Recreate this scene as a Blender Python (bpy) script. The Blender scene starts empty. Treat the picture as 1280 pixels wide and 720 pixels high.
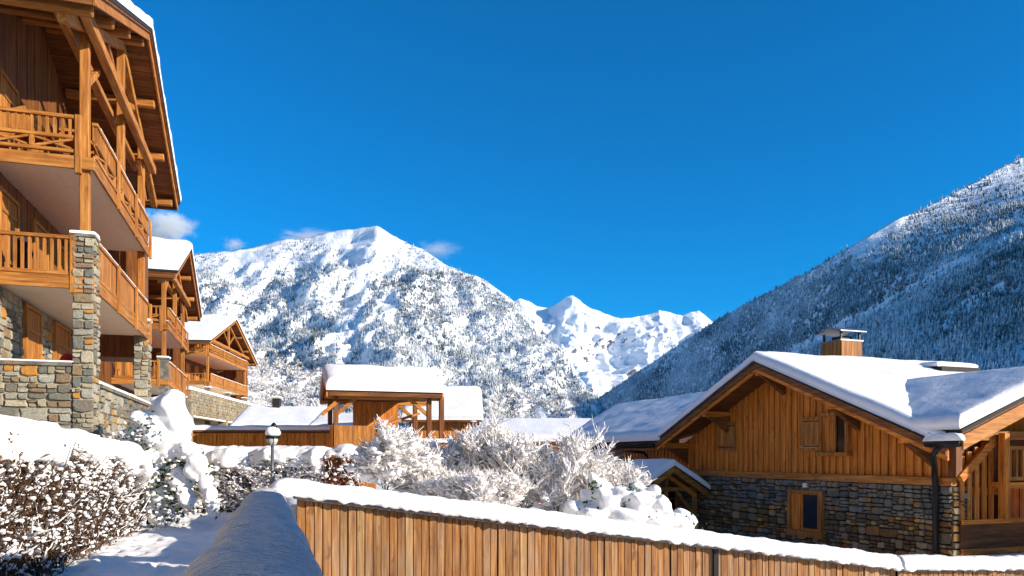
import bpy, math, random
import numpy as np
from mathutils import Vector, noise

# ------------------------------------------------------------------ camera, sky, sun, exposure
S = bpy.context.scene
C = S.collection
EYE_Y, FOC = 570.0, 946.0            # horizon row and focal length of the photograph (1280 wide)
cam_d = bpy.data.cameras.new("camera")
cam = bpy.data.objects.new("camera", cam_d)
C.objects.link(cam)
cam.location = (0, 0, 0)
cam.rotation_euler = (math.radians(90), 0, 0)
cam_d.sensor_width = 36
cam_d.lens = FOC / 1280 * 36
cam_d.shift_y = (EYE_Y - 360) / 1280
cam_d.clip_start = 0.05
cam_d.clip_end = 60000
S.camera = cam

SUN_E, SUN_A = math.radians(19.0), math.radians(-22.0)     # height above horizon; angle from +X towards +Y
sun_dir = Vector((math.cos(SUN_E) * math.cos(SUN_A), math.cos(SUN_E) * math.sin(SUN_A), math.sin(SUN_E)))
sd = bpy.data.lights.new("sun", "SUN")
sd.energy = 5.0
sd.angle = math.radians(0.5)
sd.color = (1.0, 0.91, 0.78)
so = bpy.data.objects.new("sun", sd)
C.objects.link(so)
so.rotation_euler = (-sun_dir).to_track_quat('-Z', 'Y').to_euler()
so.location = (40, -20, 40)

W = bpy.data.worlds.new("World")
S.world = W
W.use_nodes = True
wn = W.node_tree
bg = wn.nodes['Background']
sky = wn.nodes.new('ShaderNodeTexSky')
sky.sky_type = 'NISHITA'
sky.sun_disc = False
sky.sun_elevation = SUN_E
sky.sun_rotation = math.radians(90) - SUN_A
sky.altitude = 1500
sky.air_density = 1.0
sky.dust_density = 0.0
sky.ozone_density = 4.0
hs = wn.nodes.new('ShaderNodeHueSaturation')
hs.inputs['Saturation'].default_value = 1.42
wn.links.new(sky.outputs[0], hs.inputs['Color'])
wn.links.new(hs.outputs[0], bg.inputs[0])
bg.inputs[1].default_value = 0.115
S.view_settings.view_transform = 'Standard'
S.view_settings.look = 'None'
S.view_settings.gamma = 1
S.view_settings.exposure = 0.7
S.cycles.max_bounces = 8
S.cycles.diffuse_bounces = 6
S.cycles.volume_bounces = 10
S.cycles.volume_step_rate = 2
S.cycles.transparent_max_bounces = 8

def at(px, py, d):
    """the point at distance d in front of the camera that stands at a pixel of the photograph"""
    return Vector(((px - 640) / FOC * d, d, (EYE_Y - py) / FOC * d))

# ------------------------------------------------------------------ materials
def lin(h):
    c = [int(h[i:i + 2], 16) / 255 for i in (0, 2, 4)]
    return tuple(x / 12.92 if x < .04045 else ((x + .055) / 1.055) ** 2.4 for x in c) + (1,)

class N:
    def __init__(s, name):
        s.m = bpy.data.materials.new(name)
        s.m.use_nodes = True
        s.t = s.m.node_tree
        s.b = s.t.nodes['Principled BSDF']
    def n(s, typ, **kw):
        x = s.t.nodes.new('ShaderNode' + typ)
        for k, v in kw.items():
            setattr(x, k, v)
        return x
    def l(s, a, b):
        s.t.links.new(a, b)
    def noise(s, vec, scale, detail=4, rough=.55):
        x = s.n('TexNoise')
        x.inputs['Scale'].default_value = scale
        x.inputs['Detail'].default_value = detail
        x.inputs['Roughness'].default_value = rough
        if vec is not None:
            s.l(vec, x.inputs['Vector'])
        return x.outputs['Fac']
    def ramp(s, fac, stops, interp='LINEAR'):
        r = s.n('ValToRGB')
        r.color_ramp.interpolation = interp
        e = r.color_ramp.elements
        while len(e) < len(stops):
            e.new(.5)
        for x, (p, c) in zip(e, stops):
            x.position = p
            x.color = c
        s.l(fac, r.inputs[0])
        return r.outputs[0]
    def mix(s, fac, a, b, mode='MIX'):
        x = s.n('MixRGB', blend_type=mode)
        for k, v in ((0, fac), (1, a), (2, b)):
            if hasattr(v, 'is_linked'):
                s.l(v, x.inputs[k])
            else:
                x.inputs[k].default_value = v
        return x.outputs[0]
    def math(s, op, a, b=0.0):
        x = s.n('Math', operation=op)
        for k, v in ((0, a), (1, b)):
            if hasattr(v, 'is_linked'):
                s.l(v, x.inputs[k])
            else:
                x.inputs[k].default_value = v
        return x.outputs[0]
    def bump(s, h, strength, dist):
        x = s.n('Bump')
        x.inputs['Strength'].default_value = strength
        x.inputs['Distance'].default_value = dist
        s.l(h, x.inputs['Height'])
        s.l(x.outputs[0], s.b.inputs['Normal'])
    def out(s, col, rough=.7, spec=.3, metal=0.0):
        if hasattr(col, 'is_linked'):
            s.l(col, s.b.inputs['Base Color'])
        else:
            s.b.inputs['Base Color'].default_value = col
        s.b.inputs['Roughness'].default_value = rough
        s.b.inputs['Specular IOR Level'].default_value = spec
        s.b.inputs['Metallic'].default_value = metal
        return s.m
    def coord(s, scale=(1, 1, 1), shift=True):
        tc = s.n('TexCoord')
        mp = s.n('Mapping')
        mp.inputs['Scale'].default_value = scale
        s.l(tc.outputs['Object'], mp.inputs['Vector'])
        if shift:
            oi = s.n('ObjectInfo')
            s.rnd = oi.outputs['Random']
            v = s.n('CombineXYZ')
            k = s.math('MULTIPLY', s.rnd, 57.0)
            for i in range(3):
                s.l(k, v.inputs[i])
            s.l(v.outputs[0], mp.inputs['Location'])
        return mp.outputs[0]

def wood(name, dark, mid, light, axis, vary=.35, grey=0.0, rough=.62, cross=9):
    m = N(name)
    sc = [cross] * 3
    sc[axis] = .7
    v = m.coord(tuple(sc))
    g = m.noise(v, 1.6, 6, .65)
    col = m.ramp(g, [(.28, lin(dark)), (.5, lin(mid)), (.72, lin(light))])
    sc2 = [3.2, 3.2, 3.2]
    sc2[axis] = 1.6
    v2 = m.coord(tuple(sc2))
    kn = m.noise(v2, 2.2, 2, .5)
    knot = m.ramp(kn, [(.64, (0, 0, 0, 1)), (.72, (1, 1, 1, 1))])
    col = m.mix(m.math('MULTIPLY', knot, .55), col, lin(dark))
    st = m.noise(m.coord(tuple(1.1 if i == axis else cross * 2.6 for i in range(3))), 1.3, 3, .6)
    streak = m.ramp(st, [(.54, (0, 0, 0, 1)), (.68, (1, 1, 1, 1))])
    col = m.mix(m.math('MULTIPLY', streak, .5), col, lin(dark))
    tone = m.math('ADD', m.math('MULTIPLY', m.rnd, vary), 1 - vary / 2)
    tc = m.n('CombineXYZ')
    for i in range(3):
        m.l(tone, tc.inputs[i])
    col = m.mix(1.0, col, tc.outputs[0], 'MULTIPLY')
    if grey:
        gg = m.ramp(m.noise(v2, .9, 3, .6), [(.42, (0, 0, 0, 1)), (.7, (1, 1, 1, 1))])
        col = m.mix(m.math('MULTIPLY', gg, grey), col, lin('8a7f72'))
    m.bump(g, .35, .01)
    return m.out(col, rough, .25)

def plain(name, hexcol, rough=.6, metal=0.0, bump=0.0, spec=.4, var=.12, scale=6):
    m = N(name)
    v = m.coord()
    f = m.noise(v, scale, 4)
    c = lin(hexcol)
    lo = tuple(x * (1 - var) for x in c[:3]) + (1,)
    hi = tuple(min(1, x * (1 + var)) for x in c[:3]) + (1,)
    if bump:
        m.bump(f, bump, .02)
    return m.out(m.ramp(f, [(.3, lo), (.7, hi)]), rough, spec, metal)

def snow_mat(name, fine=1.0, ripple=False):
    m = N(name)
    v = m.coord(shift=False)
    a = m.noise(v, 2.2, 4, .5)
    b = m.noise(v, 38, 3, .6)
    col = m.ramp(a, [(.3, (.86, .825, .79, 1)), (.7, (.91, .875, .84, 1))])
    h = m.math('ADD', m.math('MULTIPLY', a, .45), m.math('ADD', m.math('MULTIPLY', m.noise(v, 8.5, 3, .6), .16), m.math('MULTIPLY', b, .10 * fine)))
    if ripple:
        v2 = m.coord((3.5, 22, 8), shift=False)
        r = m.noise(v2, 1.6, 3, .55)
        g = m.noise(v, 120, 2, .6)
        h = m.math('ADD', m.math('MULTIPLY', h, .6), m.math('ADD', m.math('MULTIPLY', r, .4), m.math('MULTIPLY', g, .06)))
        m.bump(h, 1.0, .3)
    else:
        m.bump(h, .5, .12)
    return m.out(col, .75, .12)

def stone_mat(name, warm=1.0):
    m = N(name)
    v = m.coord()
    f = m.noise(v, 7, 5, .65)
    if warm > .7:
        pal = [(0, lin('74756f')), (.14, lin('9a988e')), (.3, lin('a39a88')), (.44, lin('77736b')), (.56, lin('b0a894')), (.68, lin('8b7862')), (.78, lin('a5a39b')), (.88, lin('bd8745')), (.94, lin('9b9384'))]
    else:
        pal = [(0, lin('6a6256')), (.16, lin('857c6e')), (.32, lin('755c42')), (.46, lin('908574')), (.58, lin('8c6a48')), (.7, lin('665c50')), (.8, lin('a6977c')), (.89, lin('c09652')), (.94, lin('6f563e'))]
    base = m.ramp(m.rnd, pal, 'CONSTANT')
    t = m.ramp(f, [(.25, (.55, .55, .57, 1)), (.55, (1, 1, 1, 1)), (.8, (1.5, 1.42, 1.3, 1))])
    rust = m.ramp(m.noise(v, 2.3, 3, .5), [(.56, (0, 0, 0, 1)), (.75, (1, 1, 1, 1))])
    col = m.mix(1.0, base, t, 'MULTIPLY')
    col = m.mix(m.math('MULTIPLY', rust, .4 * warm), col, lin('8d6a44'))
    m.bump(f, .8, .03)
    col = m.mix(1.0, col, (1.12, 1.0, .80, 1) if warm < .7 else (1.03, 1.0, .92, 1), 'MULTIPLY')
    return m.out(col, .92, .08)

def rubble_mat(name, scale, pale=False):
    """stones too small to pick apart: colour varies from cell to cell"""
    m = N(name)
    v = m.coord((1, 1, 1.5), shift=False)
    vo = m.n('TexVoronoi')
    vo.inputs['Scale'].default_value = scale
    m.l(v, vo.inputs['Vector'])
    sep = m.n('SeparateColor')
    m.l(vo.outputs['Color'], sep.inputs[0])
    if pale:
        st = [(0, lin('8d8069')), (.3, lin('a6957a')), (.6, lin('77705f')), (.85, lin('b9a788')), (1, lin('a3835a'))]
    else:
        st = [(0, lin('55564f')), (.25, lin('7d7a70')), (.5, lin('676258')), (.75, lin('8f897c')), (.9, lin('9a7a4c')), (1, lin('84705a'))]
    col = m.ramp(sep.outputs[0], st)
    f = m.noise(v, 9, 5, .65)
    col = m.mix(.6, col, m.ramp(f, [(.3, (.45, .45, .45, 1)), (.7, (1, 1, 1, 1))]), 'MULTIPLY')
    m.bump(f, .6, .03)
    return m.out(col, .88, .2)

M = {}
for ax, k in ((0, 'x'), (1, 'y'), (2, 'z')):
    M['honey_' + k] = wood('honey timber ' + k, '70401a', 'a5692c', 'c28c4a', ax)
    M['brown_' + k] = wood('brown larch ' + k, '84440f', 'cf7a28', 'de9642', ax, .3)
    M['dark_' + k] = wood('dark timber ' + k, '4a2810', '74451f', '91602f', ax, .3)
M['fence'] = wood('weathered fence board', '4e2e10', '98693a', 'bd9060', 2, .32, .35, cross=14)
M['fence_grey'] = wood('greyed fence board', '6a4c2c', 'a07a4c', 'c49a68', 2, .3, .5, cross=14)
M['fence_dark'] = wood('orange fence board', '563012', '8f5d2c', 'b3824c', 2, .3, .2, cross=14)
M['snow'] = snow_mat('snow')
M['snow_ripple'] = snow_mat('wind rippled snow', 1.4, True)
M['stone'] = stone_mat('field stone')
M['slate_stone'] = stone_mat('grey schist', .5)
M['rubble'] = rubble_mat('small rubble stone', 4.5)
M['rubble_pale'] = rubble_mat('pale rubble stone', 2.6, True)
M['mortar'] = plain('mortar', 'a59a84', .9, bump=.6, spec=.1, scale=14)
M['mortar_dark'] = plain('dark mortar', '2e2c2a', .95, bump=.6, spec=.1, scale=14)
M['soffit'] = plain('soffit render', 'f2e0c4', .85, var=.05, spec=.1)
M['black_metal'] = plain('black metal', '1c1a19', .45, .5, spec=.5)
M['grey_metal'] = plain('zinc sheet', '77787a', .4, .7)
M['roof_felt'] = plain('dark roof edge', '2b2724', .8)
M['glass'] = plain('dark window glass', '0a0d10', .12, spec=.35, var=.3)
M['lamp_glass'] = plain('frosted lamp glass', 'b9b6ac', .25)
M['bark'] = plain('bark', '4a3728', .9, bump=.6, scale=20, spec=.1)
M['twig'] = plain('frosted twig', 'cbbdb3', .9, spec=.1, scale=16, var=.3)
M['leaf_brown'] = plain('dry brown leaf', '6a5040', .8, spec=.1, var=.45, scale=9)
M['leaf_copper'] = plain('copper beech leaf', '86481f', .7, spec=.15, var=.45, scale=11)
M['needle'] = plain('dark green needles', '3a4a1e', .75, spec=.15, var=.4, scale=9)
M['grey_fabric'] = plain('grey upholstery', '6c6a68', .9)
M['red_fabric'] = plain('red cushion cloth', 'b01010', .85)
M['blue_fabric'] = plain('navy cloth', '1b2233', .85)
M['asphalt'] = plain('dark earth', '3c3a38', .9)

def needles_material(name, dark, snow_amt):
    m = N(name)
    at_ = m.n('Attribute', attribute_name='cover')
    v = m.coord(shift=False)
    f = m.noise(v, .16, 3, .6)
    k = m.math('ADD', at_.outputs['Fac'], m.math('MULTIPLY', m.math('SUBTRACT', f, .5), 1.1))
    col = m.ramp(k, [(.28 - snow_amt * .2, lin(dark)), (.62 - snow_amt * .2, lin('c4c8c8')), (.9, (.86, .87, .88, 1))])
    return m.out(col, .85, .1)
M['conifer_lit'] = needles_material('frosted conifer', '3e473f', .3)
M['conifer_shade'] = needles_material('snow dusted conifer', '2c3d3a', .06)  # darker, bluer copy of the lit conifer, with shade put into its colour
M['frosted_wood'] = plain('hoar frosted twigs', 'd2cdc9', .9, var=.15, scale=.2, spec=.1)

def mountain_mat(name, rock_amt, sc, wst=.55, w1=.5):
    m = N(name)
    v = m.coord(shift=False)
    geo = m.n('NewGeometry')
    sep = m.n('SeparateXYZ')
    m.l(geo.outputs['Normal'], sep.inputs[0])
    n1 = m.noise(v, sc, 6, .65)
    n2 = m.noise(v, sc * 7, 5, .7)
    steep = m.math('SUBTRACT', 1.0, sep.outputs['Z'])
    k = m.math('ADD', m.math('MULTIPLY', steep, wst), m.math('ADD', m.math('MULTIPLY', n1, w1), m.math('MULTIPLY', n2, 1 - w1)))
    mask = m.ramp(k, [(.86 - rock_amt, (0, 0, 0, 1)), (.93 - rock_amt, (1, 1, 1, 1))])
    rock = m.ramp(n2, [(.35, lin('3f3d3c')), (.65, lin('77706a'))])
    col = m.mix(mask, (.88, .89, .91, 1), rock)
    m.bump(m.math('ADD', n1, n2), .7, 1.2 / sc * .12)
    return m.out(col, .7, .1)
M['mountain'] = mountain_mat('snowy mountainside', -.06, .011, .25)
M['far_mountain'] = mountain_mat('far snowy mountain', -.13, .006, .34, .25)
M['forest_floor'] = mountain_mat('shaded mountainside', .06, .006)

# ------------------------------------------------------------------ mesh helpers
class MB:
    def __init__(s):
        s.v, s.f = [], []
    def box(s, x0, x1, y0, y1, z0, z1):
        b = len(s.v)
        s.v += [(x0, y0, z0), (x1, y0, z0), (x1, y1, z0), (x0, y1, z0), (x0, y0, z1), (x1, y0, z1), (x1, y1, z1), (x0, y1, z1)]
        s.f += [tuple(b + i for i in q) for q in ((0, 3, 2, 1), (4, 5, 6, 7), (0, 1, 5, 4), (1, 2, 6, 5), (2, 3, 7, 6), (3, 0, 4, 7))]
        return s
    def hexa(s, p):
        b = len(s.v)
        s.v += [tuple(q) for q in p]
        s.f += [tuple(b + i for i in q) for q in ((0, 3, 2, 1), (4, 5, 6, 7), (0, 1, 5, 4), (1, 2, 6, 5), (2, 3, 7, 6), (3, 0, 4, 7))]
        return s
    def beam(s, p0, p1, w, h, up=(0, 0, 1)):
        p0, p1 = Vector(p0), Vector(p1)
        d = (p1 - p0).normalized()
        a = d.cross(Vector(up))
        if a.length < 1e-4:
            a = d.cross(Vector((0, 1, 0)))
        a.normalize()
        b = a.cross(d).normalized()
        a *= w / 2
        b *= h / 2
        return s.hexa([p0 - a - b, p0 + a - b, p1 + a - b, p1 - a - b, p0 - a + b, p0 + a + b, p1 + a + b, p1 - a + b])
    def tube(s, pts, rad, n=8, cap=True):
        pts = [Vector(p) for p in pts]
        if not hasattr(rad, '__len__'):
            rad = [rad] * len(pts)
        base = len(s.v)
        for i, p in enumerate(pts):
            d = (pts[min(i + 1, len(pts) - 1)] - pts[max(i - 1, 0)]).normalized()
            a = d.cross(Vector((0.31, .2, 1)))
            if a.length < 1e-3:
                a = d.cross(Vector((1, 0, 0)))
            a.normalize()
            b = d.cross(a)
            for k in range(n):
                t = 2 * math.pi * k / n
                s.v.append(tuple(p + (a * math.cos(t) + b * math.sin(t)) * rad[i]))
        for i in range(len(pts) - 1):
            for k in range(n):
                q = base + i * n
                s.f.append((q + k, q + (k + 1) % n, q + n + (k + 1) % n, q + n + k))
        if cap:
            s.f.append(tuple(base + k for k in range(n))[::-1])
            s.f.append(tuple(base + (len(pts) - 1) * n + k for k in range(n)))
        return s
    def poly(s, pts, ext):
        """a flat polygon given thickness along ext"""
        b, n = len(s.v), len(pts)
        e = Vector(ext)
        s.v += [tuple(p) for p in pts] + [tuple(Vector(p) + e) for p in pts]
        s.f.append(tuple(range(b, b + n))[::-1])
        s.f.append(tuple(range(b + n, b + 2 * n)))
        for i in range(n):
            j = (i + 1) % n
            s.f.append((b + i, b + j, b + n + j, b + n + i))
        return s
    def ball(s, c, r, seed=0, seg=8, rings=5, jit=.15, sq=(1, 1, 1)):
        b = len(s.v)
        c = Vector(c)
        for i in range(1, rings):
            th = math.pi * i / rings
            for k in range(seg):
                ph = 2 * math.pi * k / seg
                d = Vector((math.sin(th) * math.cos(ph), math.sin(th) * math.sin(ph), math.cos(th)))
                f = r * (1 + jit * noise.noise(d * 1.7 + Vector((seed, seed * 1.3, 0))))
                s.v.append(tuple(c + Vector((d.x * sq[0], d.y * sq[1], d.z * sq[2])) * f))
        s.v.append(tuple(c + Vector((0, 0, r * sq[2]))))
        s.v.append(tuple(c - Vector((0, 0, r * sq[2]))))
        t, bo = len(s.v) - 2, len(s.v) - 1
        for k in range(seg):
            s.f.append((t, b + k, b + (k + 1) % seg))
            s.f.append((bo, b + (rings - 2) * seg + (k + 1) % seg, b + (rings - 2) * seg + k))
            for i in range(rings - 2):
                q = b + i * seg
                s.f.append((q + k, q + seg + k, q + seg + (k + 1) % seg, q + (k + 1) % seg))
        return s
    def mesh(s, name, mat, smooth=False):
        me = bpy.data.meshes.new(name)
        me.from_pydata(s.v, [], s.f)
        if mat is not None:
            me.materials.append(M[mat] if isinstance(mat, str) else mat)
        if smooth:
            me.polygons.foreach_set('use_smooth', [True] * len(me.polygons))
        me.update()
        return me
    def build(s, name, mat, parent=None, smooth=False, bevel=0.0):
        return link(name, s.mesh(name, mat, smooth), parent, bevel)

def link(name, me, parent=None, bevel=0.0):
    o = bpy.data.objects.new(name, me)
    C.objects.link(o)
    if parent is not None:
        o.parent = parent
    if bevel:
        b = o.modifiers.new('edge', 'BEVEL')
        b.width = bevel
        b.segments = 1
        b.limit_method = 'ANGLE'
    return o

def bx(name, mat, parent, x0, x1, y0, y1, z0, z1, bevel=0.0):
    return MB().box(min(x0, x1), max(x0, x1), min(y0, y1), max(y0, y1), min(z0, z1), max(z0, z1)).build(name, mat, parent, bevel=bevel)
def bm_(name, mat, parent, p0, p1, w, h, up=(0, 0, 1), bevel=.012):
    return MB().beam(p0, p1, w, h, up).build(name, mat, parent, bevel=bevel)
def tag(o, label=None, cat=None, group=None, kind=None):
    if label: o['label'] = label
    if cat: o['category'] = cat
    if group: o['group'] = group
    if kind: o['kind'] = kind
    return o
def thing(name, label, cat, loc=(0, 0, 0), rz=0.0, group=None):
    o = bpy.data.objects.new(name, None)
    C.objects.link(o)
    o.location = loc
    o.rotation_euler = (0, 0, rz)
    o.empty_display_size = .3
    return tag(o, label, cat, group)
def np_mesh(name, V, F, mat, cover=None, smooth=False):
    me = bpy.data.meshes.new(name)
    V = np.asarray(V, np.float32)
    F = np.asarray(F, np.int32)
    k = F.shape[1]
    me.vertices.add(len(V))
    me.vertices.foreach_set('co', V.ravel())
    me.loops.add(F.size)
    me.loops.foreach_set('vertex_index', F.ravel())
    me.polygons.add(len(F))
    me.polygons.foreach_set('loop_start', np.arange(0, F.size, k, dtype=np.int32))
    me.polygons.foreach_set('loop_total', np.full(len(F), k, np.int32))
    if smooth:
        me.polygons.foreach_set('use_smooth', np.ones(len(F), bool))
    me.materials.append(M[mat])
    if cover is not None:
        a = me.attributes.new('cover', 'FLOAT', 'POINT')
        a.data.foreach_set('value', np.asarray(cover, np.float32))
    me.update()
    me.validate()
    return me

def fbm(p, o=4):
    return noise.fractal(p, 1.0, 2.0, o)

def snow_slab(name, parent, q, th, r=.35, res=.18, lump=.12, round_edges=(1, 1, 1, 1), lip=.35, seed=0, hang=.05, mat='snow'):
    """a layer of snow on a four-cornered surface q (p00,p10,p11,p01): rounded lips, uneven top, real thickness"""
    p00, p10, p11, p01 = [Vector(p) for p in q]
    lu = max((p10 - p00).length, (p11 - p01).length)
    lv = max((p01 - p00).length, (p11 - p10).length)
    nu, nv = max(4, min(90, int(lu / res))), max(4, min(90, int(lv / res)))
    # denser rows near the edges
    def sp(n, L):
        a = [i / n for i in range(n + 1)]
        e = min(.45, r / L)
        return sorted(set(a + [e * .08, e * .3, e * .6, 1 - e * .08, 1 - e * .3, 1 - e * .6]))
    us, vs = sp(nu, lu), sp(nv, lv)
    m = MB()
    nrm = (p10 - p00).cross(p01 - p00).normalized()
    if nrm.z < 0: nrm = -nrm
    upv = (nrm + Vector((0, 0, 1))).normalized()
    cen = (p00 + p10 + p11 + p01) / 4
    top = []
    for v in vs:
        row = []
        for u in us:
            b = p00.lerp(p10, u).lerp(p01.lerp(p11, u), v)
            es = (u * lu if round_edges[0] else 9, (1 - u) * lu if round_edges[1] else 9, v * lv if round_edges[2] else 9, (1 - v) * lv if round_edges[3] else 9)
            e = min(1, min(es) / r)
            prof = lip + (1 - lip) * math.sqrt(max(0, 1 - (1 - e) ** 2))
            k = Vector((b.x + seed * 7.1, b.y, b.z))
            h = th * prof * (1 + lump * fbm(k * .7, 3) + lump * .22 * fbm(k * 3.1, 2))
            out = (b - cen)
            out -= nrm * out.dot(nrm)
            if out.length > 1e-5: out.normalize()
            sh = hang * (1 - e) * (1 + 1.2 * fbm(k * 2.3, 2)) * min(1, e * 6 + .35)
            top.append(b + upv * h + out * sh)
    W_ = len(us)
    H_ = len(vs)
    m.v = [tuple(p) for p in top]
    for j in range(H_ - 1):
        for i in range(W_ - 1):
            m.f.append((j * W_ + i, j * W_ + i + 1, (j + 1) * W_ + i + 1, (j + 1) * W_ + i))
    ring = [(0, i) for i in range(W_)] + [(j, W_ - 1) for j in range(1, H_)] + [(H_ - 1, i) for i in range(W_ - 2, -1, -1)] + [(j, 0) for j in range(H_ - 2, 0, -1)]
    b0 = len(m.v)
    for j, i in ring:
        b = p00.lerp(p10, us[i]).lerp(p01.lerp(p11, us[i]), vs[j])
        m.v.append(tuple(b + nrm * .004))
    n = len(ring)
    for k in range(n):
        k2 = (k + 1) % n
        (j, i), (j2, i2) = ring[k], ring[k2]
        m.f.append((j * W_ + i, b0 + k, b0 + k2, j2 * W_ + i2))
    m.f.append(tuple(range(b0, b0 + n)))
    return m.build(name, mat, parent, smooth=True)

def snow_ridge(name, parent, pts, w, h, res=.08, seed=0, lump=.18, ends=True, mat='snow', drop=.0, nseg=12, frill=.0):
    """snow lying along a line: a half-round ridge with uneven sides"""
    pts = [Vector(p) for p in pts]
    L = [0]
    for a, b in zip(pts, pts[1:]): L.append(L[-1] + (b - a).length)
    tot = L[-1]
    n = max(4, int(tot / res))
    m = MB()
    K = nseg
    for i in range(n + 1):
        d = tot * i / n
        j = max(k for k in range(len(L) - 1) if L[k] <= d + 1e-9)
        seg = pts[j + 1] - pts[j]
        p = pts[j] + seg * ((d - L[j]) / seg.length)
        side = Vector((seg.y, -seg.x, 0)).normalized()
        e = 1.0
        if ends:
            e = min(1, max(.02, (d if ends == 'start' else min(d, tot - d)) / (w * .7)))
            e = math.sqrt(max(0, 1 - (1 - e) ** 2))
        for k in range(K + 1):
            a = math.pi * k / K
            q = Vector((p.x + seed * 3.3, p.y, p.z)) + side * math.cos(a) * w * .6
            f = 1 + lump * fbm(q * 1.6 + Vector((0, 0, a)), 3) + lump * .5 * fbm(q * 6 + Vector((0, 0, a * 2)), 2)
            y = math.sin(a) ** .75 * h * f * e
            x = math.copysign(abs(math.cos(a)) ** .8, math.cos(a)) * w / 2 * f * (.4 + .6 * e)
            z = y
            if frill:
                lowk = max(0, 1 - math.sin(a) * 1.15)
                c = noise.noise(q * 17 + Vector((0, 0, a * 3))) + .6 * noise.noise(q * 33 + Vector((0, 0, a * 5)))
                x += math.copysign(.022 * lowk * c, x)
                z += .014 * lowk * c
            if frill and k in (0, 1, K - 1, K):
                z -= frill * max(0, fbm(q * 9 + Vector((3, 1, a)), 2) + .25)
            m.v.append(tuple(p + side * x + Vector((0, 0, z))))
    for i in range(n):
        for k in range(K):
            q = i * (K + 1) + k
            m.f.append((q, q + K + 1, q + K + 2, q + 1))
        q = i * (K + 1)
        m.f.append((q, q + K, q + 2 * K + 1, q + K + 1))
    m.f.append(tuple(range(0, K + 1)))
    m.f.append(tuple(range(n * (K + 1), (n + 1) * (K + 1)))[::-1])
    return m.build(name, mat, parent, smooth=True)

# stones: a dozen block shapes shared by every stone wall
RS = random.Random(5)
STONES = {}
def stone_shapes(mat):
    if mat in STONES: return STONES[mat]
    out = []
    for i in range(12):
        m = MB()
        n = 8
        base = [(-.5, -.5), (0, -.5), (.5, -.5), (.5, 0), (.5, .5), (0, .5), (-.5, .5), (-.5, 0)]
        ring = []
        cut = RS.random()
        for (x, y) in base:
            c = abs(x) + abs(y) > .9
            k = RS.uniform(.8, 1.02) if c else RS.uniform(.9, 1.02)
            ring.append((x * k, y * k * (RS.uniform(.86, 1.0) if c else 1)))
        for (x, y) in ring: m.v.append((x, .6, y))
        for (x, y) in ring: m.v.append((x, -.25, y))
        for (x, y) in ring: m.v.append((x * RS.uniform(.82, .94), -.5 - RS.uniform(0, .3), y * RS.uniform(.76, .92)))
        for r in range(2):
            for k in range(n):
                a, b = r * n + k, r * n + (k + 1) % n
                m.f.append((a, b, b + n, a + n))
        m.f.append(tuple(range(2 * n, 3 * n)))
        out.append(m.mesh('stone', mat))
    STONES[mat] = out
    return out

def stonework(parent, o, u, L, z0, z1, sw, sh, mat, rng, depth=.07, holes=(), keep=None, infill_mat=None, limit=300, joint=.014):
    """uncoursed masonry of separate stones on a wall face that looks to the right of u. keep(a, z): where stones are objects
    of their own; the others are joined."""
    shapes = stone_shapes(mat)
    ang = math.atan2(u[1], u[0])
    cells = []
    def split(a0, a1, b0, b1, lev):
        w, h = a1 - a0, b1 - b0
        k = rng.uniform(.42, 1.75)
        if w > sw * 1.5 * k and (w / sw >= h / sh):
            m = a0 + w * rng.uniform(.36, .64)
            split(a0, m, b0, b1, lev + 1)
            split(m, a1, b0, b1, lev + 1)
        elif h > sh * 1.5 * k:
            m = b0 + h * rng.uniform(.36, .64)
            split(a0, a1, b0, m, lev + 1)
            split(a0, a1, m, b1, lev + 1)
        else:
            cells.append((a0, a1, b0, b1))
    n0 = max(1, round(L / 1.6))
    z = z0
    while z < z1 - 1e-6:
        h = min(rng.uniform(.45, .75), z1 - z)
        if z1 - z - h < .25: h = z1 - z
        off = rng.uniform(-.3, .3)
        cuts = [0] + [max(.1, min(L - .1, L * i / n0 + off)) for i in range(1, n0)] + [L]
        for a, b in zip(cuts, cuts[1:]):
            split(a, b, z, z + h, 0)
        z += h
    rest = MB()
    cnt = 0
    for a0, a1, b0, b1 in cells:
        cx, cz, w, h = (a0 + a1) / 2, (b0 + b1) / 2, a1 - a0, b1 - b0
        clip = False
        for hx0, hx1, hz0, hz1 in holes:
            if hx0 < a1 - .01 and hx1 > a0 + .01 and hz0 < b1 - .01 and hz1 > b0 + .01:
                # trim the stone to the side of the opening where most of it lies
                opts = [(a0, min(a1, hx0), b0, b1), (max(a0, hx1), a1, b0, b1), (a0, a1, b0, min(b1, hz0)), (a0, a1, max(b0, hz1), b1)]
                a0, a1, b0, b1 = max(opts, key=lambda q: max(0, q[1] - q[0]) * max(0, q[3] - q[2]))
                cx, cz, w, h = (a0 + a1) / 2, (b0 + b1) / 2, a1 - a0, b1 - b0
        if w < .05 or h < .04: continue
        me = rng.choice(shapes)
        px, py = o[0] + u[0] * cx, o[1] + u[1] * cx
        sc = (w - joint, depth * rng.uniform(.45, 1.25), h - joint)
        tilt = rng.uniform(-.05, .05)
        if (keep is None or keep(cx, cz)) and cnt < limit:
            s = bpy.data.objects.new('stone', me)
            C.objects.link(s)
            s.parent = parent
            s.location = (px, py, cz)
            s.rotation_euler = (0, tilt, ang)
            s.scale = sc
            cnt += 1
        else:
            b = len(rest.v)
            ca, sa = math.cos(ang), math.sin(ang)
            for vtx in me.vertices:
                x, y, zv = vtx.co.x * sc[0], vtx.co.y * sc[1], vtx.co.z * sc[2]
                rest.v.append((px + x * ca - y * sa, py + x * sa + y * ca, cz + zv))
            for p in me.polygons:
                rest.f.append(tuple(b + i for i in p.vertices))
    if rest.v:
        tag(rest.build('stone_infill', infill_mat or 'rubble', parent), kind='stuff')

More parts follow.
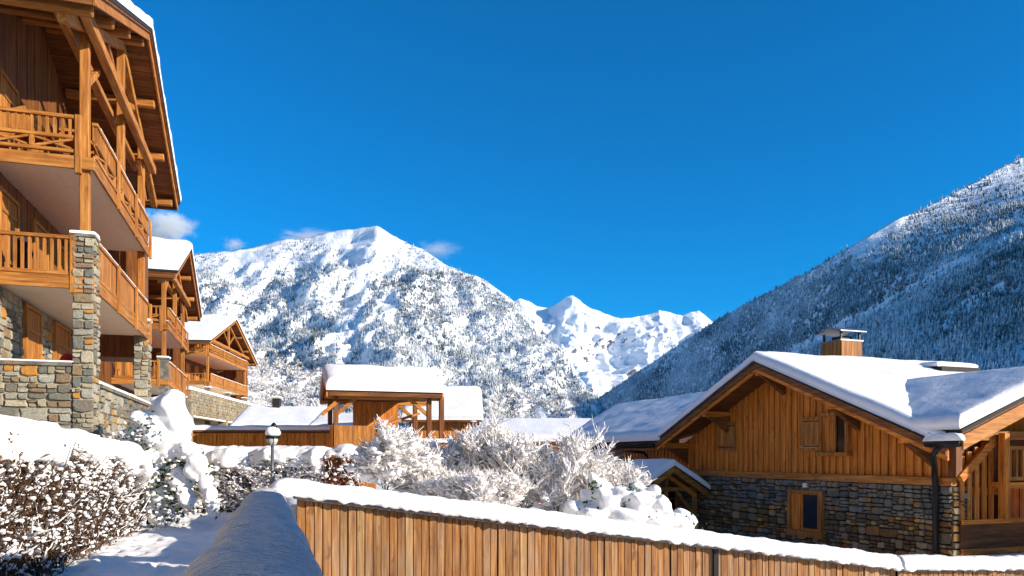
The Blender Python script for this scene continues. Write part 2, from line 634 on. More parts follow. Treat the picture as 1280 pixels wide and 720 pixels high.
# ------------------------------------------------------------------ the valley floor and terraces
sx, sy = -.2977, .9547        # along the street, away from the camera
fx, fy = .9547, .2977         # across the street, to the right
RZ = math.atan2(fy, fx)
F0 = (-2.9, 10.75)            # corner where parapet and fence meet
def fence_top(t):
    return -.62 - .141 * t if t < 10.4 else -2.087 - .045 * (t - 10.4)
def sstep(a, b, x):
    t = max(0, min(1, (x - a) / (b - a)))
    return t * t * (3 - 2 * t)
def ground_z(x, y):
    cr = (x - F0[0]) * fx + (y - F0[1]) * fy          # across, from the corner
    al = (x - F0[0]) * sx + (y - F0[1]) * sy          # along
    path = -1.62
    low = -4.2
    bed = -.72 - .135 * max(0, min(cr, 13)) - .35 * sstep(4, 14, al) - .6 * sstep(14, 26, al)
    if al < .3:
        z = path if cr < -.25 else low
        if cr < -.25:
            z = path
    else:
        k = sstep(-.9, -.2, cr + .55 * sstep(4.5, 9, al) * 1.0)
        z = path * (1 - k) + bed * k
    far = sstep(26, 60, y)
    z = z * (1 - far) + (-3.0) * far
    z -= 10 * sstep(90, 400, y)
    return z
def ground():
    def axis(lo, hi, c0, c1, fine, g):
        a = [c0]
        while a[-1] < c1: a.append(a[-1] + fine)
        st = fine
        while a[-1] < hi:
            st *= g
            a.append(a[-1] + st)
        b = [c0]
        st = fine
        while b[-1] > lo:
            st *= g
            b.append(b[-1] - st)
        return b[:0:-1] + a
    xs = axis(-6200, 6200, -10, 9, .085, 1.12)
    ys = axis(-6200, 6200, 6, 24, .085, 1.12)
    V = []
    for y in ys:
        for x in xs:
            z = ground_z(x, y)
            p = Vector((x, y, 0))
            if abs(x) < 60 and abs(y) < 90:
                z += .05 * fbm(p * .7, 3) + .02 * fbm(p * 3.0, 2)
                # trodden trail on the path
                cr = (x - F0[0]) * fx + (y - F0[1]) * fy
                if cr < -.3 and y < 24:
                    tr = math.exp(-((cr + 2.2 + .25 * math.sin(y * .6)) / .5) ** 2)
                    z -= tr * (.03 + .06 * max(0, noise.noise(p * 2.6)))
                    al = (x - F0[0]) * sx + (y - F0[1]) * sy
                    for cc, ph in ((-2.0, 0), (-2.9, .3), (-3.5, .1)):
                        k = round((al + ph) / .36)
                        ca = k * .36 - ph + .08 * math.sin(k * 7.3)
                        cx = cc + (.13 if k % 2 else -.13) + .12 * math.sin(k * 1.9 + cc)
                        e2 = ((al - ca) / .15) ** 2 + ((cr - cx) / .085) ** 2
                        z -= .085 * math.exp(-e2 ** 2 * .7) - .03 * math.exp(-(math.sqrt(e2) - 1.7) ** 2 * 4)
            V.append((x, y, z))
    nx, ny = len(xs), len(ys)
    F = [(j * nx + i, j * nx + i + 1, (j + 1) * nx + i + 1, (j + 1) * nx + i) for j in range(ny - 1) for i in range(nx - 1)]
    o = link('snowy_ground', np_mesh('snowy_ground', V, F, 'snow', smooth=True))
    tag(o, 'deep snow covering path, garden and valley floor', None, None, 'structure')
ground()

# ------------------------------------------------------------------ mountains
class Slope:
    """a mountainside: columns give silhouette row, its distance, foot row and its distance"""
    def __init__(s, cols, amp, scale, bulge=1.0, seed=0):
        s.c, s.amp, s.sc, s.bu, s.seed = cols, amp, scale, bulge, seed
        s.a, s.b = cols[0][0], cols[-1][0]
    def col(s, px):
        c = s.c
        for p, q in zip(c, c[1:]):
            if px <= q[0]:
                t = (px - p[0]) / (q[0] - p[0])
                return [p[i] + (q[i] - p[i]) * t for i in range(1, 5)]
        return list(c[-1][1:])
    def pt(s, px, v, relief=True):
        yt, dt, yb, db = s.col(px)
        jag = s.amp * .02 * 0
        if v <= 1:
            d = db + (dt - db) * v ** s.bu
            y = yb + (yt - yb) * v
            if getattr(s, 'spur', False) and px > 960:
                k = y - (288 + (1280 - px) * .54)          # a nearer spur runs down below this line
                d -= 170 * sstep(-4, 14, k) * sstep(960, 1080, px) * min(1, v * 2)
                d += 560 * max(0, min(1.3, (px - 1030) / 245)) * sstep(.70, 1.0, v)     # the crest leans back and turns to the sun
            p = at(px, y, d)
            if relief:
                k = Vector((p.x + s.seed * 991, p.y * .6, p.z)) / s.sc
                r = noise.ridged_multi_fractal(k, .9, 2.1, 5, 1.0, 2.0) - 1.0
                f = fbm(k * 3.1, 4)
                a = s.amp * (1 - .75 * max(0, v - .8) / .2)
                g = fbm(k * 13.0, 4)
                p += Vector((.25, -.9, .25)) * (a * (r * .6 + f * .5 + g * .11))
            return p
        top = s.pt(px, 1.0, relief)
        k = v - 1
        return top + Vector((0, k * dt * .2, -k * abs(top.z + 40) * 1.3))
    def build(s, name, label, mat, nu, nv):
        V, F = [], []
        rows = [i / nv for i in range(nv + 1)] + [1.03, 1.15, 1.8]
        for v in rows:
            for i in range(nu + 1):
                V.append(tuple(s.pt(s.a + (s.b - s.a) * i / nu, v)))
        n = nu + 1
        for j in range(len(rows) - 1):
            for i in range(nu):
                F.append((j * n + i, j * n + i + 1, (j + 1) * n + i + 1, (j + 1) * n + i))
        o = link(name, np_mesh(name, V, F, mat, smooth=True))
        return tag(o, label, None, None, 'structure')

left_m = Slope([(60, 345, 2500, 600, 700), (180, 322, 2600, 600, 800), (245, 317, 2600, 600, 850), (290, 314, 2600, 600, 900), (330, 306, 2650, 600, 950), (375, 298, 2650, 600, 950), (410, 291, 2650, 600, 1000),
                (440, 291, 2650, 600, 1000), (470, 285, 2600, 600, 1000), (482, 290, 2600, 600, 1000), (500, 299, 2550, 600, 1050), (530, 310, 2500, 600, 1100), (556, 326, 2450, 600, 1150), (575, 336, 2450, 600, 1200), (605, 352, 2400, 600, 1250),
                (630, 368, 2350, 600, 1300), (655, 393, 2300, 600, 1350), (675, 415, 2250, 600, 1400), (695, 432, 2200, 600, 1450), (712, 452, 2150, 600, 1500), (730, 478, 2050, 600, 1500), (748, 500, 2000, 600, 1500), (775, 545, 1950, 600, 1500), (800, 585, 1900, 605, 1500)],
               130, 400, 1.0, 1)
right_m = Slope([(728, 512, 3500, 600, 3300), (745, 500, 3450, 590, 2600), (780, 477, 3300, 590, 2200), (820, 450, 3150, 590, 1950), (860, 424, 3000, 590, 1750), (900, 398, 2850, 590, 1500), (950, 371, 2650, 590, 1300), (1000, 346, 2430, 590, 1150),
                 (1040, 322, 2280, 590, 1000), (1080, 298, 2170, 590, 900), (1120, 274, 2090, 590, 820), (1150, 262, 2050, 590, 780), (1180, 246, 2010, 590, 740), (1225, 224, 1970, 590, 690), (1255, 207, 1950, 590, 660), (1275, 197, 1940, 590, 640), (1330, 182, 1880, 590, 600), (1400, 155, 1750, 590, 580), (1500, 165, 1560, 590, 560), (1580, 230, 1480, 590, 560), (1640, 560, 1400, 592, 560)],  # unseen ridge past the right edge is raised to cast shade into the valley
                60, 420, .8, 3)
right_m.spur = True
far_m = Slope([(560, 420, 6200, 560, 4200), (630, 383, 6200, 560, 4200), (648, 376, 6200, 560, 4200), (660, 377, 6200, 560, 4200), (672, 382, 6200, 560, 4200), (685, 385, 6200, 560, 4200), (698, 379, 6100, 560, 4200), (706, 373, 6000, 560, 4200), (714, 371, 6000, 560, 4200), (724, 378, 6000, 560, 4200), (738, 388, 6000, 560, 4200),
               (755, 395, 6100, 560, 4300), (775, 398, 6200, 560, 4300), (800, 395, 6300, 560, 4400), (815, 391, 6300, 560, 4400), (825, 387, 6300, 560, 4400), (836, 392, 6400, 560, 4400), (850, 397, 6400, 560, 4400), (862, 391, 6400, 560, 4400), (872, 389, 6400, 560, 4400), (885, 397, 6400, 560, 4400), (920, 420, 6400, 560, 4400), (960, 470, 6400, 560, 4400)],
              330, 1150, .9, 7)
left_m.build('forested_mountain', 'sunlit snowy mountain with forested flanks behind the chalets', 'mountain', 240, 120)
right_m.build('shaded_mountain', 'steep mountain in blue shade with sunlit crest at the right', 'forest_floor', 240, 120)
far_m.build('far_peak', 'distant white pointed peak at the head of the valley', 'far_mountain', 420, 240)

def forest(name, label, P, H, mat, rng, cover, tiers=4, sides=6):
    n = len(P)
    P = np.asarray(P)
    H = np.asarray(H)
    rad = H * rng.uniform(.17, .26, n)
    V, K, F = [], [], []
    per = tiers * (sides + 1)
    for t in range(tiers):
        z0 = .08 + .8 * t / tiers
        z1 = z0 + .92 / tiers * 1.65 if t < tiers - 1 else 1.0
        r = (1 - t / tiers) ** .8
        apex = P + np.stack([rng.normal(0, .01, n) * H, rng.normal(0, .01, n) * H, np.minimum(z1, 1.0) * H], 1)
        V.append(apex[:, None, :])
        K.append(np.full((n, 1), 1.0))
        ph = rng.uniform(0, 6.28, n)[:, None] + np.arange(sides)[None] * 2 * np.pi / sides
        rr = rad[:, None] * r * rng.uniform(.65, 1.2, (n, sides))
        zz = (z0 + rng.uniform(-.05, .05, (n, sides))) * H[:, None]
        rim = np.stack([P[:, None, 0] + rr * np.cos(ph), P[:, None, 1] + rr * np.sin(ph), P[:, None, 2] + zz], 2)
        V.append(rim)
        K.append(np.clip(rng.uniform(.0, .55, (n, sides)), 0, 1))
    V = np.concatenate(V, 1)
    K = np.concatenate(K, 1) * .55 + cover[:, None]
    tri = []
    for t in range(tiers):
        b = t * (sides + 1)
        for k in range(sides):
            tri.append((b, b + 1 + k, b + 1 + (k + 1) % sides))
    tri = np.array(tri)
    F = (np.arange(n)[:, None, None] * per + tri[None]).reshape(-1, 3)
    o = link(name, np_mesh(name, V.reshape(-1, 3), F, mat, K.ravel()))
    return tag(o, label, None, None, 'stuff')

rng = np.random.default_rng(11)
def stands(P, lo, sd, k=1.0):
    return np.array([lo + rng.uniform(0, .25) + k * (.42 * noise.noise(p / 190 + Vector((sd, 0, 0))) + .25 * noise.noise(p / 60)) for p in P])
# conifers of the sunlit mountain
P, H = [], []
while len(P) < 27000:
    px = rng.uniform(150, 760)
    v = rng.uniform(0, 1) ** .95
    yt = left_m.col(px)[0]
    y = 600 + (yt - 600) * v
    if y > 545: continue
    line = 345 + 14 * math.sin(px * .045) + 22 * noise.noise(Vector((px * .03, 0, 5)))        # tree line
    if px < 300: line += (300 - px) * .15
    if px > 560: line = yt + 6
    if y < line:
        if y < line - 30 or rng.random() > .25: continue
    # clearings and avalanche tracks run down the slope
    g = noise.noise(Vector(((px + .35 * y) * .022, y * .006, 2))) + .5 * noise.noise(Vector(((px + .3 * y) * .07, y * .02, 8)))
    if g > .36 and rng.random() < .85: continue
    if px < 420 and y > 450 + (px - 250) * .05 and px < 410 and rng.random() < .93: continue
    if 640 < px < 745 and y > 425 + abs(px - 690) * .4 and rng.random() < .6: continue
    p = left_m.pt(px, v)
    P.append(p - Vector((0, 0, 1.0)))
    H.append(rng.uniform(6, 13))
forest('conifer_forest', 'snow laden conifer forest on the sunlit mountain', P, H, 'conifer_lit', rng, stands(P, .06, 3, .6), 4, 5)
# conifers of the shaded mountain
P, H = [], []
while len(P) < 27000:
    px = rng.uniform(735, 1345)
    yt = right_m.col(px)[0]
    v = rng.uniform(0.05, 1) ** .8
    y = 590 + (yt - 590) * v
    if y > 515 - max(0, (px - 1000)) * .12: continue
    g = noise.noise(Vector(((px + y * 1.5) * .016, (px - y) * .004, 4)))
    gully = abs((y - 285) - (1280 - px) * .54)
    if gully < 6 and rng.random() < .8: continue
    if v > .84 and px > 1060 and rng.random() < (.35 + .45 * sstep(.84, .97, v)) * (1.25 if g > 0 else .8): continue
    if g > .38 and rng.random() < .7: continue
    p = right_m.pt(px, v)
    P.append(p - Vector((0, 0, 1.0)))
    H.append(rng.uniform(8, 18))
forest('shaded_forest', 'dense snow dusted conifer forest on the shaded mountain', P, H, 'conifer_shade', rng, stands(P, .12, 6, .75), 5, 5)
# hoar-frosted broadleaved wood at the foot of the sunlit mountain
V, F = [], []
cnt = 0
while cnt < 2600:
    px = rng.uniform(190, 700)
    yt = left_m.col(px)[0]
    v = rng.uniform(.1, .62)
    y = 600 + (yt - 600) * v
    if y > 540: continue
    if not (px < 425 and y > 432 + (px - 250) * .12): 
        if not (y > 500 and rng.random() < .5): continue
    p = left_m.pt(px, v)
    h = rng.uniform(8, 16)
    for k in range(26):
        d = Vector((rng.normal(), rng.normal(), abs(rng.normal()) * 1.1 + .1)).normalized()
        q = p + d * h * rng.uniform(.55, .8)
        w = Vector((rng.normal(), rng.normal(), rng.normal())).normalized() * h * .13
        b = len(V)
        V += [tuple(p + d * h * .2 + w), tuple(p + d * h * .25 - w), tuple(q - w * .7), tuple(q + w * .8)]
        F.append((b, b + 1, b + 2, b + 3))
    cnt += 1
tag(link('frosted_wood', np_mesh('frosted_wood', V, F, 'frosted_wood')), 'pale frosted broadleaf wood at the mountain foot', None, None, 'stuff')

# ------------------------------------------------------------------ chalets on the left
def shutter(parent, name, wx, y0, y1, z0, z1, mat='honey_z', frame=True):
    """door or shutter on the wall at x = wx that faces +x, built of planks"""
    o = bx(name, 'dark_z', parent, wx, wx + .03, y0, y1, z0, z1)
    n = max(2, int((y1 - y0) / .16))
    for i in range(n):
        a = y0 + (y1 - y0) * i / n
        b = y0 + (y1 - y0) * (i + 1) / n
        bx('plank', mat, o, wx + .03, wx + .06, a + .004, b - .004, z0 + .01, z1 - .01)
    for zz in (z0 + (z1 - z0) * .2, z0 + (z1 - z0) * .8):
        bx('batten', mat.replace('_z', '_y'), o, wx + .06, wx + .085, y0 + .03, y1 - .03, zz - .05, zz + .05)
    if frame:
        m = MB()
        m.box(wx, wx + .1, y0 - .1, y0 - .002, z0, z1 + .1).box(wx, wx + .1, y1 + .002, y1 + .1, z0, z1 + .1).box(wx, wx + .098, y0 - .002, y1 + .002, z1 + .002, z1 + .1)
        m.build('door_frame', 'honey_z', o, bevel=.008)
    return o

def rail_run(parent, p0, p1, zb, zt, style, wood_ax, n, name='railing', posts=None):
    """a balcony railing from p0 to p1 (x,y): hand rail, lower rails and uprights, each a piece of its own"""
    p0, p1 = Vector((p0[0], p0[1], 0)), Vector((p1[0], p1[1], 0))
    d = (p1 - p0).normalized()
    Z = Vector((0, 0, 1))
    r = MB().beam(p0 + Z * (zt - .04), p1 + Z * (zt - .04), .13, .08).build(name, 'honey_' + wood_ax, parent, bevel=.01)
    if style == 'balusters':
        bm_('lower_rail', 'honey_' + wood_ax, r, p0 + Z * (zb + .05), p1 + Z * (zb + .05), .07, .09)
        me = None
        for i in range(n):
            q = p0.lerp(p1, (i + .5) / n)
            if me is None:
                me = MB().box(-.03, .03, -.03, .03, zb + .09, zt - .08).mesh('baluster', 'honey_z')
            o = link('baluster', me, r)
            o.location = (q.x, q.y, 0)
            o.rotation_euler = (0, 0, math.atan2(d.y, d.x))
    elif style == 'boards':
        bm_('lower_rail', 'honey_' + wood_ax, r, p0 + Z * (zb + .06), p1 + Z * (zb + .06), .09, .12)
        L = (p1 - p0).length
        w = L / n
        me = MB().box(-w / 2 + .008, w / 2 - .008, -.02, .02, zb + .122, zt - .082).mesh('board', 'honey_z')
        for i in range(n):
            q = p0.lerp(p1, (i + .5) / n)
            o = link('board', me, r)
            o.location = (q.x, q.y, 0)
            o.rotation_euler = (0, 0, math.atan2(d.y, d.x))
    elif style == 'cross':
        zm = zb + (zt - zb) * .42
        bm_('lower_rail', 'honey_' + wood_ax, r, p0 + Z * (zb + .04), p1 + Z * (zb + .04), .09, .08)
        bm_('middle_rail', 'honey_' + wood_ax, r, p0 + Z * zm, p1 + Z * zm, .09, .08)
        L = (p1 - p0).length
        me = MB().box(-.03, .03, -.03, .03, zm + .04, zt - .08).mesh('baluster', 'honey_z')
        for i in range(n):
            q = p0.lerp(p1, (i + .5) / n)
            o = link('baluster', me, r)
            o.location = (q.x, q.y, 0)
            o.rotation_euler = (0, 0, math.atan2(d.y, d.x))
        k = max(1, round(L / 1.1))
        side = Vector((d.y, -d.x, 0)) * .012
        for i in range(k):
            a, b = p0.lerp(p1, i / k), p0.lerp(p1, (i + 1) / k)
            bm_('cross_brace', 'honey_' + wood_ax, r, a + Z * (zb + .08) + side, b + Z * (zm - .04) + side, .03, .06)
            bm_('cross_brace', 'honey_' + wood_ax, r, a + Z * (zm - .04) - side, b + Z * (zb + .08) - side, .03, .06)
            if i:
                bx_ = MB().box(-.045, .045, -.045, .045, zb + .08, zm - .04).build('short_post', 'honey_z', r)
                bx_.location = (a.x, a.y, 0)
    return r

def gable_roof(root, xa, xb, ridge, half, zr, slope, snow_th, tag_seed, near_snow_only=False, barge=.26, felt=True):
    """roof whose ridge runs along local x at y = ridge; deck, barge boards, purlins, snow"""
    for sgn, nm in ((-1, 'near'), (1, 'far')):
        ye = ridge + sgn * half
        ze = zr - slope * half
        nrm = Vector((0, sgn * slope, 1)).normalized()
        # deck of planks seen from below
        L = math.hypot(half, half * slope)
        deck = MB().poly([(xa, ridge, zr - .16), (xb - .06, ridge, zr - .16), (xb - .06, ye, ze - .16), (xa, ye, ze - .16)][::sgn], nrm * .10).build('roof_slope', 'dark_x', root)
        n = int(L / .22)
        me = None
        for i in range(n):
            t = (i + .5) / n
            y, z = ridge + sgn * half * t, zr - slope * half * t
            c = Vector((0, y, z - .16)) - nrm * .014
            if me is None:
                w = L / n
                ang = math.atan2(-sgn * slope, 1) if sgn > 0 else math.atan2(slope, 1)
                me = MB().box(xb - 3.2, xb - .07, -w / 2 + .006, w / 2 - .006, -.012, .012).mesh('soffit_plank', 'dark_x')
            o = link('soffit_plank', me, deck)
            o.location = c
            o.rotation_euler = (math.atan(-slope * sgn), 0, 0)
        # barge boards
        bb = MB().poly([(xb - .055, ridge + sgn * .001, zr - .05), (xb - .055, ye, ze - .05), (xb - .055, ye, ze - .05 - barge), (xb - .055, ridge + sgn * .001, zr - .05 - barge)][::-sgn], (.055, 0, 0)).build('barge_board', 'honey_y', deck, bevel=.008)
        bb2 = MB().poly([(xb + .003, ridge + sgn * .001, zr + .03), (xb + .003, ye + sgn * .02, ze + .03), (xb + .003, ye + sgn * .02, ze - .1), (xb + .003, ridge + sgn * .001, zr - .1)][::-sgn], (.045, 0, 0)).build('barge_trim', 'dark_y', deck)
        MB().poly([(xa, ridge, zr - .045), (xb + .07, ridge, zr - .045), (xb + .07, ye + sgn * .05, ze - .045), (xa, ye + sgn * .05, ze - .045)][::sgn], nrm * .085).build('roof_felt', 'roof_felt', deck)
        bx('eave_board', 'dark_x', deck, xa, xb - .06, min(ye, ye - sgn * .05), max(ye, ye - sgn * .05), ze - .3, ze - .06)
        snow_slab('roof_snow', deck, [(xa, ridge - sgn * .02, zr + .045), (xb + .09, ridge - sgn * .02, zr + .045), (xb + .09, ye + sgn * .08, ze + .045), (xa, ye + sgn * .08, ze + .045)],
                  snow_th, r=.4, res=.3, round_edges=(0, 1, 0, 1), seed=tag_seed + sgn, lump=.18)

def chalet(label, loc, rz, L, ridge, half, zr, slope, floors, wx, near, far, base_z, stone_to, seed, pillars, detail):
    root = thing('chalet', label, 'chalet', loc, rz, 'timber chalets in a row at the left')
    R = random.Random(seed)
    # body: rubble base, boarded storeys
    base = bx('stone_base', 'rubble', root, -13, wx, near, far, base_z, stone_to)
    rb = zr - slope * max(ridge - near, 0) - .2
    body = MB()
    prof = [(wx - .12, near + .12, stone_to), (wx - .12, far - .12, stone_to), (wx - .12, far - .12, zr - slope * (far - .12 - ridge) - .27), (wx - .12, ridge, zr - .27), (wx - .12, near + .12, zr - slope * (ridge - near - .12) - .27)]
    body.poly(prof, (-12, 0, 0))
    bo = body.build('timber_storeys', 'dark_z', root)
    n = int((far - near - .3) / .2)
    for i in range(n):
        y0 = near + .15 + (far - near - .3) * i / n
        y1 = near + .15 + (far - near - .3) * (i + 1) / n
        ym = (y0 + y1) / 2
        zt = zr - slope * abs(ym - ridge) - .34
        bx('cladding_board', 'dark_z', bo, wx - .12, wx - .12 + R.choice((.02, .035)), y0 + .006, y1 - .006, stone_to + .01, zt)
    ex = bx('end_bay', 'dark_z', root, wx - .1, -.36, L + .75, far - .1, stone_to - .6, floors[-1][1] + .7)
    for i in range(int((-.36 - wx) / .2)):
        bx('cladding_board', 'dark_z', ex, wx - .08 + i * .2, wx + .11 + i * .2, L + .72, L + .749, stone_to - .58, floors[-1][1] + .7)
    # doors with plank shutters
    lev = [(stone_to + .0, None)]
    for k, (fb, rt) in enumerate(floors):
        y = .9
        while y < L:
            shutter(root, 'door', wx - .085, y, y + 1.15, fb + .45, fb + 2.35, 'honey_z' if detail else 'brown_z')
            y += 2.55
    # balconies
    for k, (fb, rt) in enumerate(floors):
        fl = fb + .27
        sl = MB().box(wx - .1, -.06, .06, L - .06, fb + .12, fl).build('balcony', 'soffit', root)
        sl['label'] = 'upper balcony' if k == len(floors) - 1 else 'lower balcony'
        bx('fascia', 'honey_x', sl, wx - .1, .0, 0, .058, fb, fl + .02, .01)
        bx('fascia', 'honey_y', sl, -.058, .0, .062, L, fb + .002, fl + .022, .01)
        bx('deck', 'brown_y', sl, wx - .1, -.062, .062, L - .06, fl + .002, fl + .03)
        top = k == len(floors) - 1
        nb = 11 if detail else 9
        if top:
            rail_run(sl, (wx, .05), (-.42, .05), fb + .36, rt, 'cross', 'x', nb)
            rail_run(sl, (-.05, .3), (-.05, L - .1), fb + .36, rt, 'cross' if not detail else 'cross', 'y', int(L / .17))
            # boards behind the long side of the upper balcony
            me = MB().box(-.012, .012, -.07, .07, fb + .36 + (rt - fb - .36) * .48, rt - .1).mesh('board', 'honey_z')
            for i in range(int(L / .15)):
                o = link('board', me, sl)
                o.location = (-.085, .35 + i * .15, 0)
                if .35 + i * .15 > L - .15: o.location.y = L - .12
        else:
            rail_run(sl, (wx, .05), (-.5, .05), fb + .3, rt, 'balusters', 'x', nb)
            rail_run(sl, (-.05, .45), (-.05, L - .1), fb + .3, rt, 'boards', 'y', int(L / .24))
        snow_ridge('rail_snow', sl, [(-.05, .5, rt), (-.05, L - .1, rt)], .12, .05, res=.2, seed=seed + k)
        # posts of the railing
        for yy in [L * i / 3 for i in (1, 2, 3)]:
            bx('rail_post', 'honey_z', sl, -.005, .075, min(yy, L - .05) - .05, min(yy, L - .05) + .05, fb - .08, rt - .02, .01)
        bx('corner_post', 'honey_z', sl, -.4 if top else -.5, -.26 if top else -.38, -.02, .12, fb - .1, rt + (.06 if not top else .02), .012)
    # stone pillars and posts
    top_z = zr - slope * ridge
    for (y, zt) in pillars:
        p = bx('stone_pillar', 'mortar' if detail else 'rubble', root, -.44, -.03, y + .03, y + .47, base_z, zt)
        if detail:
            stonework(p, (-.45, y + .02), (1, 0), .44, .2, zt - .01, .2, .15, 'stone', R)
            stonework(p, (-.02, y + .02), (0, 1), .46, .2, zt - .01, .2, .15, 'stone', R)
        bx('pillar_cap', 'rubble', p, -.5, .02, y - .02, y + .52, zt, zt + .06)
        snow_slab('cap_snow', p, [(-.5, y - .02, zt + .06), (.02, y - .02, zt + .06), (.02, y + .52, zt + .06), (-.5, y + .52, zt + .06)], .09, .15, .08, seed=y)
    tie_z = zr - slope * half + .15 + (.05 if detail else .2)
    for y in (.2, ridge, L - .1):
        z0 = [zt for (yy, zt) in pillars if abs(yy - y) < .6]
        z0 = z0[0] + .06 if z0 else floors[0][0] - 2.4
        if abs(y - ridge) < .01: z0 = floors[-1][1]
        bx('post', 'honey_z', root, -.33, -.13, y - .1, y + .1, z0, zr - slope * abs(y - ridge) - .52, .015)
    bm_('tie_beam', 'honey_y', root, (.02, -1.2, tie_z), (.02, L + .6, tie_z), .2, .24)
    bm_('tie_beam', 'honey_y', root, (-.5, -1.2, tie_z + .02), (-.5, L + .6, tie_z + .02), .18, .22)
    for sg in (-1, 1):
        yy = ridge + sg * half * .92
        bm_('truss_rafter', 'honey_y', root, (-.23, ridge + sg * .1, zr - .62), (-.23, yy, zr - slope * half * .92 - .56), .2, .24)
        bm_('brace', 'honey_y', root, (-.23, ridge + sg * .1, tie_z + .5), (-.23, ridge + sg * 1.9, zr - slope * 1.9 - .7), .12, .16)
        bm_('brace', 'honey_z', root, (-.23, ridge + sg * (ridge - .3), tie_z - 1.0), (-.23, ridge + sg * (ridge - 1.5), tie_z - .1), .12, .14)
    for k in (-.96, -.64, -.32, 0, .32, .64, .96):
        y = ridge + k * half * .97
        z = zr - slope * abs(y - ridge) - .37
        bm_('purlin', 'honey_x', root, (wx, y, z), (.36, y, z), .2, .24, bevel=.03)
    gable_roof(root, -13, .5, ridge, half, zr, slope, .38, seed)
    return root

b1 = chalet('large timber chalet with stone pillar and two balconies above the near hedge', (-9.55, 17.3, 0), RZ, 7.9, 4.4, 6.7, 12.2, .42,
            [(3.8, 5.0), (6.53, 7.74)], -2.1, -1.5, 10.2, -2.2, 3.9, 21, [(0, 5.0), (7.75, 4.35)], True)
b2 = chalet('middle timber chalet with truss gable behind the large one', (-15.93, 35.1, 0), RZ, 7.7, 4.2, 5.7, 10.75, .44,
            [(3.28, 4.42), (5.86, 6.95)], -2.3, -1.4, 10, -2.5, 3.2, 31, [(0, 4.5), (7.2, 3.2)], False)
b3 = chalet('farthest timber chalet with open balconies above a stone terrace wall', (-27.57, 68.98, 0), math.atan2(.0905, .996), 13.3, 7, 8.5, 13.7, .40,
            [(6.5, 7.55), (9.2, 10.25)], -3.2, -1.6, 15, -3, 6.2, 41, [(0, 6.2), (6.5, 6.2), (12.8, 6.2)], False)

# terrace of the large chalet: parapets of field stone, furniture
R1 = random.Random(77)
par = bx('terrace_parapet', 'mortar', b1, -3.6, -.46, .05, .4, -2.2, 2.04)
stonework(par, (-3.6, .04), (1, 0), 3.14, .4, 2.03, .28, .17, 'stone', R1, .08)
bx('coping', 'rubble', par, -3.6, -.45, -.02, .47, 2.04, 2.12)
snow_slab('coping_snow', par, [(-3.6, -.02, 2.12), (-.45, -.02, 2.12), (-.45, .47, 2.12), (-3.6, .47, 2.12)], .05, .12, .2, seed=4)
par2 = bx('side_parapet', 'mortar', b1, -.4, -.05, .5, 8.9, -2.2, 1.62)
stonework(par2, (-.04, .49), (0, 1), 8.4, -.6, 1.6, .28, .17, 'stone', R1, .08, keep=lambda a, z: a < 3.2)
bx('coping', 'rubble', par2, -.46, .03, .52, 8.9, 1.62, 1.7)
snow_slab('coping_snow', par2, [(-.46, .52, 1.7), (.03, .52, 1.7), (.03, 8.9, 1.7), (-.46, 8.9, 1.7)], .1, .15, .2, seed=5)
bx('terrace_floor', 'mortar', b1, -2.1, -.4, .4, 8.9, 1.0, 1.15)
wl = bx('terrace_wall', 'mortar', b1, -2.1, -2.04, -1.4, 10, 1.1, 3.88)
stonework(wl, (-2.03, -1.4), (0, 1), 11.3, 1.15, 3.86, .3, .19, 'stone', R1, .07, holes=((3.5, 4.9, 0, 3.8), (6.1, 7.8, 0, 3.8), (8.9, 10.3, 0, 3.8)), keep=lambda a, z: a < 6.5 and z > 2)
for y0, y1 in ((2.25, 3.35), (4.85, 6.25), (7.65, 8.75)):
    shutter(b1, 'door', -2.03, y0, y1, 1.15, 3.7)

t = thing('sofa', 'grey outdoor sofa with white frame on the stone terrace', 'sofa', (-9.55, 17.3, 0), RZ)
fr = MB()
fr.box(-1.75, -.75, 1.2, 1.26, 1.15, 2.3).box(-1.75, -.75, 3.5, 3.56, 1.15, 2.3).box(-1.75, -1.69, 1.2, 3.56, 1.5, 2.2)
fr.build('frame', 'soffit', t)
bx('seat_cushion', 'grey_fabric', t, -1.65, -.8, 1.3, 3.45, 1.55, 1.8, .04)
bx('back_cushion', 'grey_fabric', t, -1.66, -1.4, 1.3, 3.4, 1.82, 2.3, .04)
t = MB().ball((-.75, 1.1, 2.22), .26, 3, 10, 7, .2, (.8, 1.4, .9)).build('cushion', 'red_fabric', None, True)
t.location, t.rotation_euler = (-9.55, 17.3, 0), (0, 0, RZ)
tag(t, 'bright red cushion on the terrace beside the stone pillar', 'cushion')

t = thing('balcony_chair', 'wooden chair on the top balcony of the large chalet', 'chair', (-9.55, 17.3, 0), RZ)
for (x, y) in ((-1.75, .5), (-1.15, .5), (-1.75, 1.2), (-1.15, 1.2)):
    bx('leg', 'honey_z', t, x, x + .07, y, y + .07, 6.96, 7.4)
bx('seat', 'honey_x', t, -1.78, -1.05, .45, 1.3, 7.4, 7.46)
bm_('backrest', 'honey_z', t, (-1.72, .86, 7.42), (-1.95, .86, 8.05), .7, .05, up=(0, 1, 0))
t = thing('balcony_table', 'low wooden table beside the chair on the top balcony', 'table', (-9.55, 17.3, 0), RZ)
for (x, y) in ((-.95, 1.0), (-.5, 1.0), (-.95, 2.0), (-.5, 2.0)):
    bx('leg', 'honey_z', t, x, x + .07, y, y + .07, 6.96, 7.72)
bx('tabletop', 'honey_x', t, -1.0, -.38, .95, 2.1, 7.72, 7.78)
t = MB().ball((-1.55, .45, 4.62), .4, 5, 10, 8, .3, (.5, .5, 1.0)).build('cloth_bundle', 'blue_fabric', None, True)
t.location, t.rotation_euler = (-9.55, 17.3, 0), (0, 0, RZ)
tag(t, 'dark blue clothes hung behind the lower balcony rail', 'clothing')

